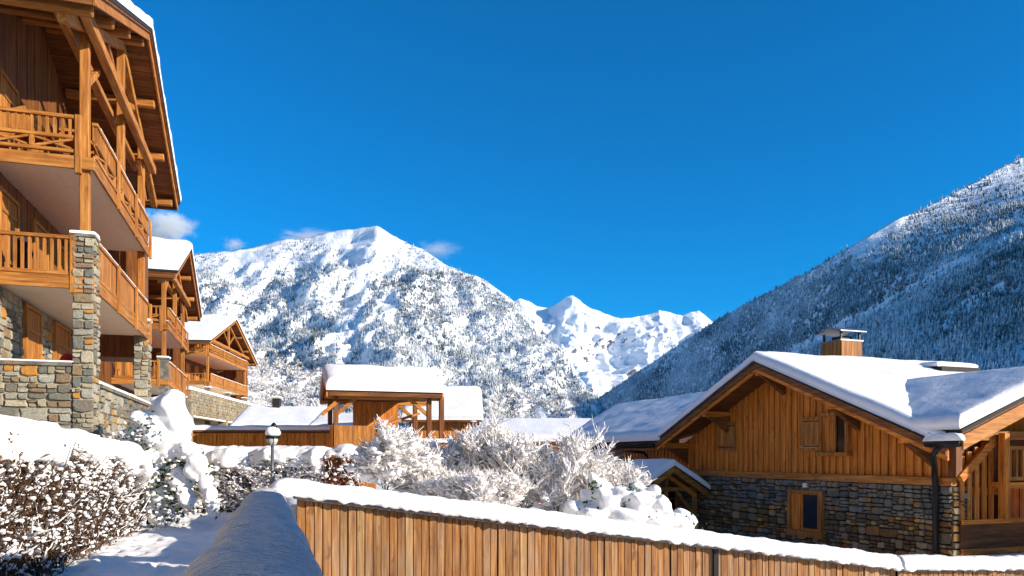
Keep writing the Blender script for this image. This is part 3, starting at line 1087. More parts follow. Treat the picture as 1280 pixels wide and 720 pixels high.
# terrace wall below the farthest chalet
RZ3 = math.atan2(.0905, .996)
tw = thing('terrace_wall', 'pale stone retaining wall with snowy top below the farthest chalet', 'wall', (-24.75, 58.3, 0), RZ3)
tb = MB().box(-6, 0, 0, 29.3, 3.2, 5.1).build('wall', 'rubble_pale', tw)
Rw = random.Random(9)
pm = MB()
shp = stone_shapes('rubble_pale')
z = 3.2
while z < 5.05:
    h = Rw.uniform(.18, .3)
    y = 0
    while y < 29.2:
        w = Rw.uniform(.3, .8)
        pm.box(-.02, Rw.uniform(.02, .07), y + .02, min(y + w, 29.3) - .02, z + .015, min(z + h, 5.1) - .015)
        y += w
    z += h
tag(pm.build('stone_facing', 'rubble_pale', tw), kind='stuff')
snow_slab('wall_snow', tw, [(-6, -.1, 5.1), (.12, -.1, 5.1), (.12, 29.4, 5.1), (-6, 29.4, 5.1)], .3, .3, .5, seed=12)
for y in (0, 9.5, 19, 28.6):
    bx('pier', 'rubble_pale', tw, -.7, .0, y, y + .7, -3, 3.2)
bx('lintel', 'soffit', tw, -.6, -.03, .7, 28.6, 3.05, 3.19)
bx('back_wall', 'mortar', tw, -6, -4, 0, 29.3, -3, 3.18)

# ------------------------------------------------------------------ chalet on the right
RX, RY = .941, .338
RR = math.atan2(RY, RX)
HL = (9.59, 16.5, 0)
hr = thing('chalet', 'wide brown chalet on the right with grey stone base and chimney', 'chalet', HL, RR)
R2 = random.Random(3)
PK, ZP, SL = 5.5, 2.66, .40            # cross gable: peak position, deck height, pitch
GX = -.9                               # rake overhang
def gable_z(y): return ZP - SL * abs(y - PK)
# stone ground floor
sb = MB().box(.02, 8, 1.51, 15.2, -3.2, -.66).box(.02, .5, .02, 1.509, -3.2, -.662).build('stone_base', 'mortar_dark', hr)
stonework(sb, (0.0, 15.2), (0, -1), 15.2, -3.2, -.66, .22, .115, 'slate_stone', R2, .06, holes=((15.2 - 5.15, 15.2 - 3.86, -2.12, -.97),),
          keep=lambda a, z: a > 5.6 and z > -2.35)
stonework(sb, (0.0, 0.0), (1, 0), .46, -3.2, -.66, .3, .17, 'slate_stone', R2, .06)
# timber storey
ts = MB().poly([(.12, 0.1, -.62), (.12, 15.2, -.62), (.12, 15.2, .55), (.12, 11.0, gable_z(11.0) - .1), (.12, PK, ZP - .2), (.12, .1, gable_z(.1) - .15)], (7, 0, 0)).build('timber_storey', 'dark_z', hr)
nb = 124
holes = [(3.05, 3.99, .1, 1.11)]
for i in range(nb):
    y0, y1 = .1 + 15.1 * i / nb, .1 + 15.1 * (i + 1) / nb
    ym = (y0 + y1) / 2
    zt = (gable_z(ym) - .12) if ym < 11 else .62
    dx = .012 if i % 2 else .045
    segs = [(-.47, zt)]
    if any(h[0] < y1 - .01 and h[1] > y0 + .01 for h in holes):
        segs = [(-.47, .1), (1.11, zt)]
    for a, b in segs:
        bx('cladding_board', 'brown_z', ts, .12 - dx, .118, y0 + .008, y1 - .008, a, b)
bx('sill_beam', 'honey_y', hr, -.05, .14, -.02, 15.22, -.66, -.47, .012)
bx('corner_post', 'dark_z', hr, -.03, .17, -.12, .08, -.47, .35, .01)
# upper window with one open shutter
w = MB()
w.box(-.02, .1, 3.0, 3.1, .05, 1.16).box(-.02, .1, 3.94, 4.04, .05, 1.16).box(-.018, .098, 3.1, 3.94, 1.06, 1.158).box(-.06, .102, 2.96, 4.08, .0, .1)
wo = w.build('window', 'honey_z', hr, bevel=.008)
bx('pane', 'glass', wo, .104, .116, 3.1, 3.52, .106, 1.06)
bx('inner_shutter', 'brown_z', wo, .05, .116, 3.56, 3.934, .106, 1.06)
bx('sash', 'honey_z', wo, .06, .118, 3.5, 3.557, .108, 1.058)
def plank_shutter(parent, x, y0, y1, z0, z1, swing=0.0):
    s = bx('shutter', 'brown_z', parent, -.02, .0, 0, y1 - y0, z0, z1)
    n = 4
    for i in range(n):
        bx('plank', 'honey_z', s, -.045, -.021, (y1 - y0) * i / n + .004, (y1 - y0) * (i + 1) / n - .004, z0 + .005, z1 - .005)
    for zz in (z0 + .12, z1 - .12):
        bx('batten', 'honey_y', s, -.065, -.046, .03, y1 - y0 - .03, zz - .045, zz + .045)
        bx('hinge', 'black_metal', s, -.072, -.066, .0, (y1 - y0) * .8, zz - .012, zz + .012)
    s.location = (x, y0, 0)
    s.rotation_euler = (0, 0, swing)
    return s
s1 = plank_shutter(hr, .07, 4.06, 4.72, .14, 1.06, math.radians(8))
s1['label'] = 'open plank shutter beside the upper window'
s2 = plank_shutter(hr, .06, 7.72, 8.66, .16, 1.08)
s2['label'] = 'closed plank shutter on the gable'
# lower window
w = MB()
w.box(-.1, .12, 3.84, 3.96, -2.16, -.93).box(-.1, .12, 5.05, 5.17, -2.16, -.93).box(-.098, .118, 3.96, 5.05, -1.05, -.932).box(-.13, .122, 3.8, 5.2, -2.2, -2.04)
wo = w.build('window', 'honey_z', hr, bevel=.008)
bx('pane', 'glass', wo, -.0, .012, 4.06, 4.62, -1.97, -1.06)
bx('inner_shutter', 'brown_z', wo, -.05, .012, 4.69, 5.048, -2.036, -1.056)
bx('sash', 'brown_z', wo, -.03, .014, 4.624, 4.686, -2.036, -1.056)
bx('sash', 'brown_z', wo, -.03, .014, 3.964, 4.054, -2.036, -1.056)
bx('sash', 'brown_y', wo, -.03, .014, 4.058, 4.62, -2.036, -1.972)
bx('lamp', 'soffit', wo, -.1, .0, 4.42, 4.54, -.86, -.74)
# cross-gable roof
for sg in (-1, 1):
    ye = PK - 6.15 if sg < 0 else PK + 5.45
    half = abs(ye - PK)
    ze = ZP - SL * half
    nrm = Vector((0, sg * SL, 1)).normalized()
    xv = 2.2 if sg < 0 else 3.8              # where the valley meets the ridge of the wing
    yv = 3.15 if sg < 0 else PK + 1.0
    yb = -.65 if sg < 0 else PK + 4.4
    def zz_(y): return ZP - SL * abs(y - PK)
    q1 = [(GX, PK - sg * .02), (xv, PK - sg * .02), (xv, yv), (GX, ye)]
    q2 = [(xv, PK - sg * .02), (6.7, PK - sg * .02), (6.7, yb), (xv, yv)]
    dk = MB().poly([(x + (.06 if x < 0 else 0), y, zz_(y) - .12) for x, y in q1][::sg], nrm * .08).build('roof_slope', 'dark_x', hr)
    for q in (q1, q2):
        MB().poly([(x - (.03 if x < 0 else 0), y, zz_(y) - .035) for x, y in q][::sg], nrm * .075).build('roof_felt', 'roof_felt', dk)
    MB().poly([(GX, PK + sg * .001, ZP - .04), (GX, ye, ze - .04), (GX, ye, ze - .3), (GX, PK + sg * .001, ZP - .3)][::-sg], (.06, 0, 0)).build('barge_board', 'brown_y', dk, bevel=.008)
    MB().poly([(GX - .045, PK + sg * .001, ZP - .03), (GX - .045, ye, ze - .03), (GX - .045, ye, ze - .19), (GX - .045, PK + sg * .001, ZP - .19)][::-sg], (.042, 0, 0)).build('barge_trim', 'dark_y', dk)
    snow_slab('roof_snow', dk, [(x - (.1 if x < 0 else 0), y, zz_(y) + .04) for x, y in q1], .27, .32, .2, round_edges=(1, 0, 0, 0), seed=50 + sg, lump=.12)
    snow_slab('roof_snow', dk, [(x - (.05 if x < 4 else 0), y, zz_(y) + .042) for x, y in q2], .27, .32, .25, round_edges=(0, 1, 0, 0), seed=50 + sg, lump=.12)
# main roof: front slope right and left of the cross gable, back slope
def main_z(x): return .5 + .4 * (x + .9)
def slope_piece(q, seed, edges):
    n = Vector((-.4, 0, 1)).normalized()
    pts = [(x, y, main_z(x) - .12) for x, y in q]
    d = MB().poly(pts, n * .08).build('roof_slope', 'dark_y', hr)
    MB().poly([(x, y, main_z(x) - .036) for x, y in q], n * .07).build('roof_felt', 'roof_felt', d)
    snow_slab('roof_snow', d, [(x - (.08 if x < 0 else 0), y, main_z(x) + .036) for x, y in q], .28, .32, .2, round_edges=edges, seed=seed, lump=.12)
    return d
dr = slope_piece([(-.9, -1.0), (2.2, -1.0), (2.2, 3.4), (-.9, .15)], 61, (1, 0, 1, 0))
dl = slope_piece([(-.9, 10.7), (3.8, 6.0), (3.8, 23.2), (-.9, 18.9)], 62, (1, 0, 0, 1))
bk = MB().poly([(3.8, 6, 2.26), (8.5, 6, .4), (8.5, 23.2, .4), (3.8, 23.2, 2.26)], (0, 0, .09)).build('roof_slope', 'dark_y', hr)
snow_slab('roof_snow', bk, [(3.78, 6, 2.36), (8.5, 6, .5), (8.5, 23.2, .5), (3.78, 23.2, 2.36)], .27, .32, .3, round_edges=(0, 1, 1, 1), seed=63)
bk = MB().poly([(2.2, -1, 1.62), (5.3, -1, .38), (5.3, 3.2, .38), (2.2, 3.2, 1.62)], (0, 0, .09)).build('roof_slope', 'dark_y', hr)
snow_slab('roof_snow', bk, [(2.17, -1, 1.775), (5.3, -1, .5), (5.3, 3.2, .5), (2.17, 3.2, 1.775)], .28, .32, .3, round_edges=(0, 1, 1, 0), seed=64)
# rake boards of the near gable end, catching the sun
MB().poly([(-.95, -1.06, main_z(-.95) - .36), (2.2, -1.06, main_z(2.2) - .36), (2.2, -1.06, main_z(2.2) - .06), (-.95, -1.06, main_z(-.95) - .06)], (0, .055, 0)).build('barge_board', 'honey_x', dr, bevel=.008)
MB().poly([(2.201, -1.06, main_z(2.2) - .36), (5.3, -1.06, .14), (5.3, -1.06, .44), (2.201, -1.06, main_z(2.2) - .06)], (0, .055, 0)).build('barge_board', 'honey_x', bk, bevel=.008)
bx('eave_board', 'dark_y', dl, -.92, -.86, 10.9, 18.9, .2, .42)
MB().tube([(-.98, 10.95, .36), (-.98, 18.9, .36)], .07, 8).build('gutter', 'black_metal', dl, True)
for y in (11.6, 14.2, 16.8, 18.5):
    bm_('rafter_end', 'brown_x', dl, (-.85, y, .32), (1.5, y, 1.2), .12, .16)
# purlin ends with brackets under the rake
for y in (.55, 2.75, PK, 8.1, 10.5):
    z = gable_z(y) - .3
    pu = bm_('purlin', 'brown_x', hr, (.1, y, z), (GX + .02, y, z), .16, .18, bevel=.02)
    MB().poly([(.08, y - .07, z - .1), (GX + .15, y - .07, z - .1), (GX + .32, y - .07, z - .2), (.08, y - .07, z - .62)], (0, .14, 0)).build('bracket', 'dark_x', pu, bevel=.01)
# eave corner: gutter hopper with snow, downpipe
ho = MB().tube([(-1.0, -1.02, .27), (-.95, -.2, .27)], .09, 10).build('gutter', 'black_metal', hr, True)
snow_ridge('gutter_snow', ho, [(-1.0, -1.1, .31), (-.95, -.15, .31)], .22, .15, res=.05, seed=70, lump=.4)
MB().tube([(-.95, -.55, .22), (-.9, -.3, .02), (-.35, .12, -.25), (-.15, .3, -.5), (-.13, .3, -.7), (-.13, .3, -3.0)], .062, 10).build('downpipe', 'black_metal', hr, True)
MB().tube([(-.13, .3, -2.15), (-.13, .3, -2.32)], .075, 10).build('pipe_collar', 'grey_metal', hr, True)
MB().tube([(-.98, 13.9, .33), (-.9, 13.7, .25), (-.2, 13.0, .12), (-.08, 12.9, -.1), (-.08, 12.9, -3)], .055, 8).build('downpipe', 'black_metal', hr, True)
# chimney clad in boards
ch = bx('chimney', 'dark_z', hr, 2.6, 3.4, 6.0, 6.8, 2.3, 3.5)
for i in range(5):
    a, b = i * .16, (i + 1) * .16
    bx('cladding_board', 'honey_z', ch, 2.6 + a + .006, 2.6 + b - .006, 5.975, 5.999, 2.5, 3.55)
    bx('cladding_board', 'honey_z', ch, 2.575, 2.599, 6.0 + a + .006, 6.0 + b - .006, 2.5, 3.55)
bx('flashing', 'grey_metal', ch, 2.56, 3.44, 5.96, 6.84, 3.52, 3.56)
for (x, y) in ((2.62, 6.02), (3.33, 6.02), (2.62, 6.73), (3.33, 6.73)):
    bx('cowl_post', 'black_metal', ch, x, x + .05, y, y + .05, 3.56, 3.8)
bx('flue', 'black_metal', ch, 2.8, 3.2, 6.2, 6.6, 3.56, 3.7)
MB().poly([(2.5, 5.9, 3.8), (2.5, 6.4, 3.96), (2.5, 6.9, 3.8), (2.5, 6.9, 3.83), (2.5, 6.4, 3.99), (2.5, 5.9, 3.83)], (1.0, 0, 0)).build('cowl', 'grey_metal', ch)
# dark box half buried in snow near the ridge
rl = bx('ridge_box', 'roof_felt', hr, 4.6, 6.1, 4.2, 4.75, 2.3, 2.62)
snow_slab('ridge_box_snow', rl, [(4.55, 4.3, 2.62), (6.15, 4.3, 2.62), (6.15, 4.95, 2.66), (4.55, 4.95, 2.66)], .16, .2, .1, seed=66)
# entrance porch: a little gable of its own against the wall, facing -y
PX, PY, PZ, PS = -1.48, 9.3, -.34, .62
po = bx('porch', 'honey_x', hr, -2.45, -.02, PY - .06, PY + .06, PZ - .82, PZ - .68)
for sg in (-1, 1):
    xe, ze = PX + sg * 1.3, PZ - PS * 1.3
    nrm = Vector((sg * PS, 0, 1)).normalized()
    MB().poly([(PX, PY - .4, PZ - .05), (PX, PY + 2, PZ - .05), (xe, PY + 2, ze - .05), (xe, PY - .4, ze - .05)][::-sg], nrm * .08).build('porch_roof', 'dark_y', po)
    MB().poly([(PX + sg * .001, PY - .46, PZ), (xe, PY - .46, ze), (xe, PY - .46, ze - .2), (PX + sg * .001, PY - .46, PZ - .2)][::sg], (0, .055, 0)).build('porch_rake', 'honey_x', po, bevel=.008)
    MB().poly([(PX + sg * .001, PY - .07, PZ - .22), (xe - sg * .2, PY - .07, ze - .1), (xe - sg * .2, PY - .07, ze - .24), (PX + sg * .001, PY - .07, PZ - .36)][::sg], (0, .12, 0)).build('porch_rafter', 'brown_x', po, bevel=.008)
    snow_slab('porch_snow', po, [(PX - sg * .01, PY - .5, PZ + .04), (PX - sg * .01, PY + 2, PZ + .04), (xe + sg * .05, PY + 2, ze + .04), (xe + sg * .05, PY - .5, ze + .04)], .2, .2, .1, round_edges=(1, 0, 0, 1), seed=80 + sg)
for xp in (-2.35, -1.5, -.42):
    bx('porch_post', 'honey_z', po, xp - .06, xp + .06, PY - .06, PY + .06, -3.1, PZ - .82, .01)
bm_('porch_brace', 'honey_x', po, (-2.3, PY, -1.9), (-1.65, PY, PZ - .85), .08, .1, up=(0, 1, 0))
bm_('porch_brace', 'honey_x', po, (-.45, PY, -1.9), (-1.08, PY, PZ - .85), .08, .1, up=(0, 1, 0))
bm_('porch_king_post', 'honey_z', po, (PX, PY, PZ - .68), (PX, PY, PZ - .2), .1, .1, up=(1, 0, 0))
pw_ = bx('porch_wall', 'brown_z', hr, -2.1, -.02, PY + 1.6, PY + 1.7, -3.1, PZ - .75)
pd = bx('door', 'honey_z', hr, -1.0, -.12, PY + 1.54, PY + 1.598, -3.0, -1.0)
for i in range(2):
    for j in range(2):
        bx('pane', 'glass', pd, -.92 + i * .38, -.6 + i * .38, PY + 1.53, PY + 1.538, -1.85 + j * .38, -1.52 + j * .38)
# near gable end with balcony, in local coordinates it faces -y
gw = bx('gable_end_wall', 'dark_z', hr, .55, 7.9, 1.3, 1.5, -3.0, .3)
for i in range(40):
    a = .55 + i * .18
    bx('cladding_board', 'brown_z', gw, a + .005, a + .175, 1.3 - (.02 if i % 2 else .04), 1.299, -2.9, min(main_z(a), main_z(4.4 - a)) - .5 if a < 4.5 else .2)
pn = bx('lower_panel', 'dark_x', hr, .2, 4.2, -.06, -.02, -2.14, -1.42)
bx('panel_rail', 'brown_x', pn, .2, 4.2, -.09, -.05, -1.5, -1.40)
bx('panel_rail', 'brown_x', pn, .2, 4.2, -.09, -.05, -2.16, -2.04)
bm_('step', 'snow', hr, (.2, -.3, -2.22), (4.2, -.3, -2.22), .5, .06)
for i in range(5):
    bx('screen_board', 'brown_z', hr, .2 + i * .22, .2 + i * .22 + .13, -.04, .0, -1.42, .0 + i * .1)
bm_('arch_brace', 'brown_x', hr, (.1, -.1, -.5), (1.2, -.1, .42), .12, .2)
bm_('tie_beam', 'honey_x', hr, (-.2, -.1, .42), (4.5, -.1, .5), .16, .2)
bc = bx('balcony', 'brown_x', hr, 1.15, 4.5, -.35, 1.2, -.72, -.58)
rail_run(bc, (1.25, -.3), (4.4, -.3), -.55, .22, 'balusters', 'x', 16)
bx('balcony_post', 'brown_z', bc, 1.1, 1.26, -.38, -.22, -1.38, .5, .01)
MB().poly([(.1, .5, .3), (5.2, .5, .3), (2.2, .5, 1.5), (.1, .5, main_z(.1) - .2)], (0, .1, 0)).build('gable_infill', 'brown_z', hr)
sc_ = bx('added_shade_screen', 'dark_y', hr, 5.2, 5.3, -4.6, .4, 2.1, 2.25)  # unseen screen added to shade the gable end, gaps letting slots of sun through
bx('shade_screen_rail', 'dark_y', sc_, 5.205, 5.295, -4.6, .4, -.45, -.33)
for i in range(21):
    bx('screen_board', 'brown_z', sc_, 5.22, 5.26, -4.58 + i * .235, -4.58 + i * .235 + (.16 if 8 < i < 14 else .21), -3, 2.099)
wn2 = bx('window', 'honey_z', hr, 1.9, 3.1, 1.18, 1.26, -2.0, -.85)
bx('pane', 'glass', wn2, 2.0, 2.5, 1.17, 1.178, -1.9, -.95)
bx('pane', 'glass', wn2, 2.55, 3.0, 1.17, 1.178, -1.9, -.95)
wn3 = bx('window', 'honey_z', hr, 2.2, 3.6, 1.18, 1.255, -.4, .75)
bx('pane', 'glass', wn3, 2.3, 2.9, 1.17, 1.178, -.35, .7)
bx('pane', 'glass', wn3, 2.95, 3.5, 1.17, 1.178, -.35, .7)

# small side roof beyond the chalet
sr = thing('shed', 'low shed with snowy pitched roof left of the brown chalet', 'shed', (5.1, 34, 0), RR)
bx('wall', 'brown_z', sr, 0, 2, 0, 4, -3, -.45)
dk = MB().poly([(-1.4, 0, -.55), (1.2, 0, .3), (1.2, 4, .3), (-1.4, 4, -.55)], (0, 0, .1)).build('roof', 'dark_y', sr)
MB().poly([(-1.4, -.06, -.6), (1.2, -.06, .25), (1.2, -.06, .45), (-1.4, -.06, -.4)], (0, .055, 0)).build('barge_board', 'honey_x', dk)
snow_slab('roof_snow', dk, [(-1.45, -.1, -.44), (1.2, -.1, .41), (1.2, 4, .41), (-1.45, 4, -.44)], .25, .25, .2, seed=90)

# ------------------------------------------------------------------ pavilion, low fence wall and houses behind
def shelter():
    r = thing('pavilion', 'open timber shelter with thick snowy roof behind the shrubs', 'shelter', (-4.66, 26.6, 0), RZ)
    hw, z0 = 1.72, 2.05
    for sg in (-1, 1):
        ye = sg * 1.75
        nrm = Vector((0, sg * .39, 1)).normalized()
        dk = MB().poly([(-hw - .15, 0, z0 + .66), (hw + .15, 0, z0 + .66), (hw + .15, ye, z0 - .02), (-hw - .15, ye, z0 - .02)][::-sg] if sg < 0 else [(-hw - .15, 0, z0 + .66), (hw + .15, 0, z0 + .66), (hw + .15, ye, z0 - .02), (-hw - .15, ye, z0 - .02)], nrm * .08).build('roof_slope', 'dark_x', r)
        for xx, ww in ((-hw - .2, .05), (hw + .15, .05)):
            MB().poly([(xx, sg * .001, z0 + .73), (xx, ye, z0 + .05), (xx, ye, z0 - .14), (xx, sg * .001, z0 + .54)], (ww, 0, 0)).build('barge_board', 'brown_y', dk)
        bx('eave_board', 'dark_x', dk, -hw - .14, hw + .14, ye - .02 if sg < 0 else ye - .03, ye + .03 if sg < 0 else ye + .02, z0 - .1, z0 + .06)
        snow_slab('roof_snow', dk, [(-hw - .22, -sg * .02, z0 + .76), (hw + .22, -sg * .02, z0 + .76), (hw + .22, ye + sg * .1, z0 + .07), (-hw - .22, ye + sg * .1, z0 + .07)], .36, .35, .14, round_edges=(1, 1, 0, 1), seed=100 + sg, lump=.15)
    for (x, y) in ((-1.6, -1.35), (-1.6, 1.35), (1.5, -1.35), (1.5, 1.35), (1.9, -1.5)):
        bx('post', 'dark_z', r, x - .08, x + .08, y - .08, y + .08, -2.2, z0 - .04, .01)
    for (a, b) in (((-1.6, -1.35, 1.35), (-.9, -1.35, 1.95)), ((1.5, -1.35, 1.35), (.8, -1.35, 1.95)), ((-1.6, -1.35, 1.5), (-1.6, -.7, 2.0)), ((1.5, 1.35, 1.35), (.8, 1.35, 1.95)), ((-1.6, -1.45, 1.75), (-2.05, -1.45, 1.35))):
        bm_('brace', 'honey_x', r, a, b, .1, .13)
    for y in (-1.35, 1.35):
        bx('top_plate', 'honey_x', r, -1.95, 1.95, y - .08, y + .08, z0 - .17, z0 - .02)
    bx('panel_wall', 'brown_z', r, -.85, .75, .6, .68, .2, z0 - .1)
    for i in range(10):
        bx('cladding_board', 'brown_z', r, -.85 + i * .16 + .004, -.85 + (i + 1) * .16 - .004, .57, .599, .2, z0 - .12)
    # boarded balustrade
    for i in range(9):
        bx('balustrade_board', 'honey_z', r, -1.66 + i * .15 + .004, -1.66 + (i + 1) * .15 - .004, -1.45, -1.42, -1.9, 1.0 + .0)
    for i in range(8):
        bx('balustrade_board', 'brown_z', r, -1.72, -1.69, -1.4 + i * .15, -1.4 + i * .15 + .142, -1.9, 1.0)
    bm_('hand_rail', 'honey_x', r, (-.3, -1.43, .95), (1.35, -.4, 1.5), .1, .08)
    for i in range(12):
        bx('balustrade_board', 'honey_z', r, .75 + i * .13 + .004, .75 + (i + 1) * .13 - .004, -1.6, -1.57, -2.2, .45)
    snow_ridge('rail_snow', r, [(.75, -1.58, .45), (2.3, -1.58, .45)], .18, .13, seed=110)
shelter()

lw = thing('timber_wall', 'long low boarded wall with snowy coping left of the pavilion', 'wall', (-11.4, 27, 0), math.radians(1))
bx('frame', 'dark_x', lw, 0, 5.3, .05, .2, -2, .86)
for i in range(38):
    bx('board', 'brown_z', lw, i * .14 + .004, (i + 1) * .14 - .004, .02, .049, -2, .82)
bx('coping', 'dark_x', lw, -.05, 5.35, -.06, .32, .86, .92)
snow_slab('coping_snow', lw, [(-.05, -.08, .92), (5.35, -.08, .92), (5.35, .9, .95), (-.05, .9, .95)], .17, .2, .12, seed=120, lump=.3)

def house(label, x, y, rz, w, d, zw, zrid, wallmat, seed, group='snow roofed houses beyond the pavilion', win=True, cat='house'):
    """a plain house: ridge along local x"""
    r = thing('house', label, cat, (x, y, 0), rz, group)
    bd = MB().box(0, w, 0, d, -4, zw)
    bd.v += [(0, 0, zw), (0, d, zw), (0, d / 2, zrid - .15), (w, 0, zw), (w, d, zw), (w, d / 2, zrid - .15)]
    b = len(bd.v) - 6
    bd.f += [(b, b + 2, b + 1), (b + 3, b + 4, b + 5)]
    wl = bd.build('wall', wallmat, r)
    if win:
        k = 0
        xx = w * .2
        while xx < w - .6:
            fr = bx('window', 'honey_z', wl, xx, xx + .8, -.05, -.002, zw - 1.5, zw - .5)
            bx('pane', 'glass', fr, xx + .08, xx + .72, -.06, -.052, zw - 1.42, zw - .58)
            xx += max(1.8, w * .3)
    for sg in (-1, 1):
        ye = d / 2 + sg * (d / 2 + .5)
        ze = zw - .5 * (zrid - zw) / (d / 2)
        rf = MB().poly([(-.5, d / 2, zrid - .1), (w + .5, d / 2, zrid - .1), (w + .5, ye, ze - .1), (-.5, ye, ze - .1)][::sg], (0, 0, .1)).build('roof', 'dark_x', r)
        snow_slab('roof_snow', rf, [(-.55, d / 2 - sg * .02, zrid), (w + .55, d / 2 - sg * .02, zrid), (w + .55, ye, ze), (-.55, ye, ze)], .38, .35, .3, round_edges=(1, 1, 0, 1), seed=seed + sg, lump=.12)
    return r
house('house with plain white roof and brown wall just behind the pavilion', -4.7, 36, math.radians(4), 2.75, 5, 1.95, 3.2, 'brown_z', 130, win=False)
house('long low house whose snowy roof shows above the big shrub', -2.2, 50, math.radians(-2), 7.6, 8, 1.1, 2.3, 'brown_z', 133)
house('low house under a flat snowy roof below the farthest chalet', -21, 58, math.radians(3), 5.6, 8, 2.2, 3.7, 'rubble_pale', 136, win=False)
h4 = house('small shaded snow roof between low wall and pavilion', -10.4, 41, math.radians(3), 2.4, 5, 1.5, 2.1, 'brown_z', 139, win=False)
# chimneys standing in the snow behind
for (px, py, dd, lab) in ((346, 500, 62, 'dark stub of a chimney on the low roof below the farthest chalet'), (330, 497, 62.5, 'brown ridge of a buried roof left of the grey chimney stub')):
    p = at(px, py, dd)
    if px == 346:
        t = thing('chimney', lab, 'chimney', (p.x, p.y, p.z))
        bx('stack', 'roof_felt', t, -.28, .28, -.28, .28, -3, .1)
        bx('cap', 'mortar', t, -.34, .34, -.34, .34, .101, .18)
        snow_slab('cap_snow', t, [(-.34, -.34, .18), (.34, -.34, .18), (.34, .34, .18), (-.34, .34, .18)], .15, .2, .1, seed=8)

# ------------------------------------------------------------------ parapet, fence, lamp
pw = thing('parapet_wall', 'blue shaded parapet thickly capped with rounded snow running from the viewer', 'parapet')
a0 = Vector((-.97 + .2977 * 4.6, 2.84 - .9547 * 4.6, 0))
a1 = Vector((-3.45, 10.62, 0))
dv = (a1 - a0).normalized()
sv = Vector((dv.y, -dv.x, 0))
core = MB().poly([a0 - sv * .16 + Vector((0, 0, -4.4)), a0 + sv * .16 + Vector((0, 0, -4.4)), a1 + sv * .16 + Vector((0, 0, -4.4)), a1 - sv * .16 + Vector((0, 0, -4.4))], (0, 0, 3.62)).build('wall', 'fence', pw)
m = MB()
n, K = 620, 40
for i in range(n + 1):
    t = i / n
    p = a0.lerp(a1, t)
    L = (a1 - a0).length * (1 - t)
    e = math.sqrt(max(0.0, 1 - (1 - min(1, L / .4)) ** 2)) if L < .4 else 1
    for k in range(K + 1):
        a = math.pi * 1.12 * k / K - .06 * math.pi
        q = p + sv * math.cos(a) * .3
        hw = .40 - .12 * t
        f = 1 + .07 * fbm(q * 1.2, 3) + .03 * fbm(q * 5 + Vector((0, 0, a)), 2)
        x = math.copysign(abs(math.cos(a)) ** .7, math.cos(a)) * hw * f * (.3 + .7 * e)
        z = -.8 + math.copysign(abs(math.sin(a)) ** .75, math.sin(a)) * .35 * f * e + .013 * fbm(Vector((q.x * 6, q.y * 19, 3)), 5) * e
        m.v.append(tuple(p + sv * x + Vector((0, 0, z))))
for i in range(n):
    for k in range(K):
        q = i * (K + 1) + k
        m.f.append((q, q + K + 1, q + K + 2, q + 1))
    q = i * (K + 1)
    m.f.append((q, q + K, q + 2 * K + 1, q + K + 1))
m.f.append(tuple(range(0, K + 1)))
m.f.append(tuple(range(n * (K + 1), (n + 1) * (K + 1)))[::-1])
m.build('snow_cap', 'snow_ripple', pw, True)

RF = random.Random(8)
def fence(label, t0, t1, posts, seed, lead=.02):
    r = thing('board_fence', label, 'fence', (F0[0], F0[1], 0), RZ, 'vertical board fences sloping down to the right')
    n = int((t1 - t0) / .118)
    w = (t1 - t0) / n
    for i in range(n):
        a, b = t0 + i * w, t0 + (i + 1) * w
        j = RF.uniform(-.004, .004)
        d0 = RF.choice((0, .012, .02))
        x0, x1 = a + RF.uniform(.003, .007), b - RF.uniform(.003, .007)
        k0 = RF.random()
        fm = 'fence_grey' if k0 < .06 else 'fence_dark' if k0 < .38 else 'fence'
        p = []
        for z in (-1, 1):
            for (x, y) in ((x0, d0 - .024), (x1, d0 - .024), (x1, d0 - .002), (x0, d0 - .002)):
                p.append((x, y, fence_top(x) - .005 if z > 0 else fence_top(x) - 2.6))
        MB().hexa(p).build('board', fm, r, bevel=.004)
    MB().hexa([(t0, .025, fence_top(t0) - 2.6), (t1, .025, fence_top(t1) - 2.6), (t1, .035, fence_top(t1) - 2.6), (t0, .035, fence_top(t0) - 2.6), (t0, .025, fence_top(t0) - .02), (t1, .025, fence_top(t1) - .02), (t1, .035, fence_top(t1) - .02), (t0, .035, fence_top(t0) - .02)]).build('gap_backing', 'black_metal', r)  # black sheet added so the gaps between boards read as dark shadow lines
    for zz in (-.25, -1.3, -2.3):
        bm_('cross_rail', 'dark_x', r, (t0, .085, fence_top(t0) + zz), (t1, .085, fence_top(t1) + zz), .07, .09)
    k = 6
    for i in range(k):
        a, b = t0 + (t1 - t0) * i / k, t0 + (t1 - t0) * (i + 1) / k
    bm_('cap_rail', 'grey_metal', r, (t0 - .05, -.0, fence_top(t0) + .02), (t1, -.0, fence_top(t1) + .02), .2, .045)
    for pp in posts:
        bx('post', 'black_metal', r, pp - .045, pp + .045, -.06, -.026, fence_top(pp) - 2.6, fence_top(pp) - .01)
    pts = [(t, .03, fence_top(t) + .044) for t in [t0 - lead + (t1 - t0 + lead) * i / 12 for i in range(13)]]
    snow_ridge('snow_cap', r, pts, .44, .225, res=.032, seed=seed, lump=.16, ends='start' if lead > .1 else False, frill=.05, nseg=24)
    return r
fence('long lit board fence with thick snow cap and one dark post', -.15, 10.38, [6.6], 140, .38)
fence('short level board fence with snow cap at the bottom right corner', 10.42, 18, [13.9], 150)

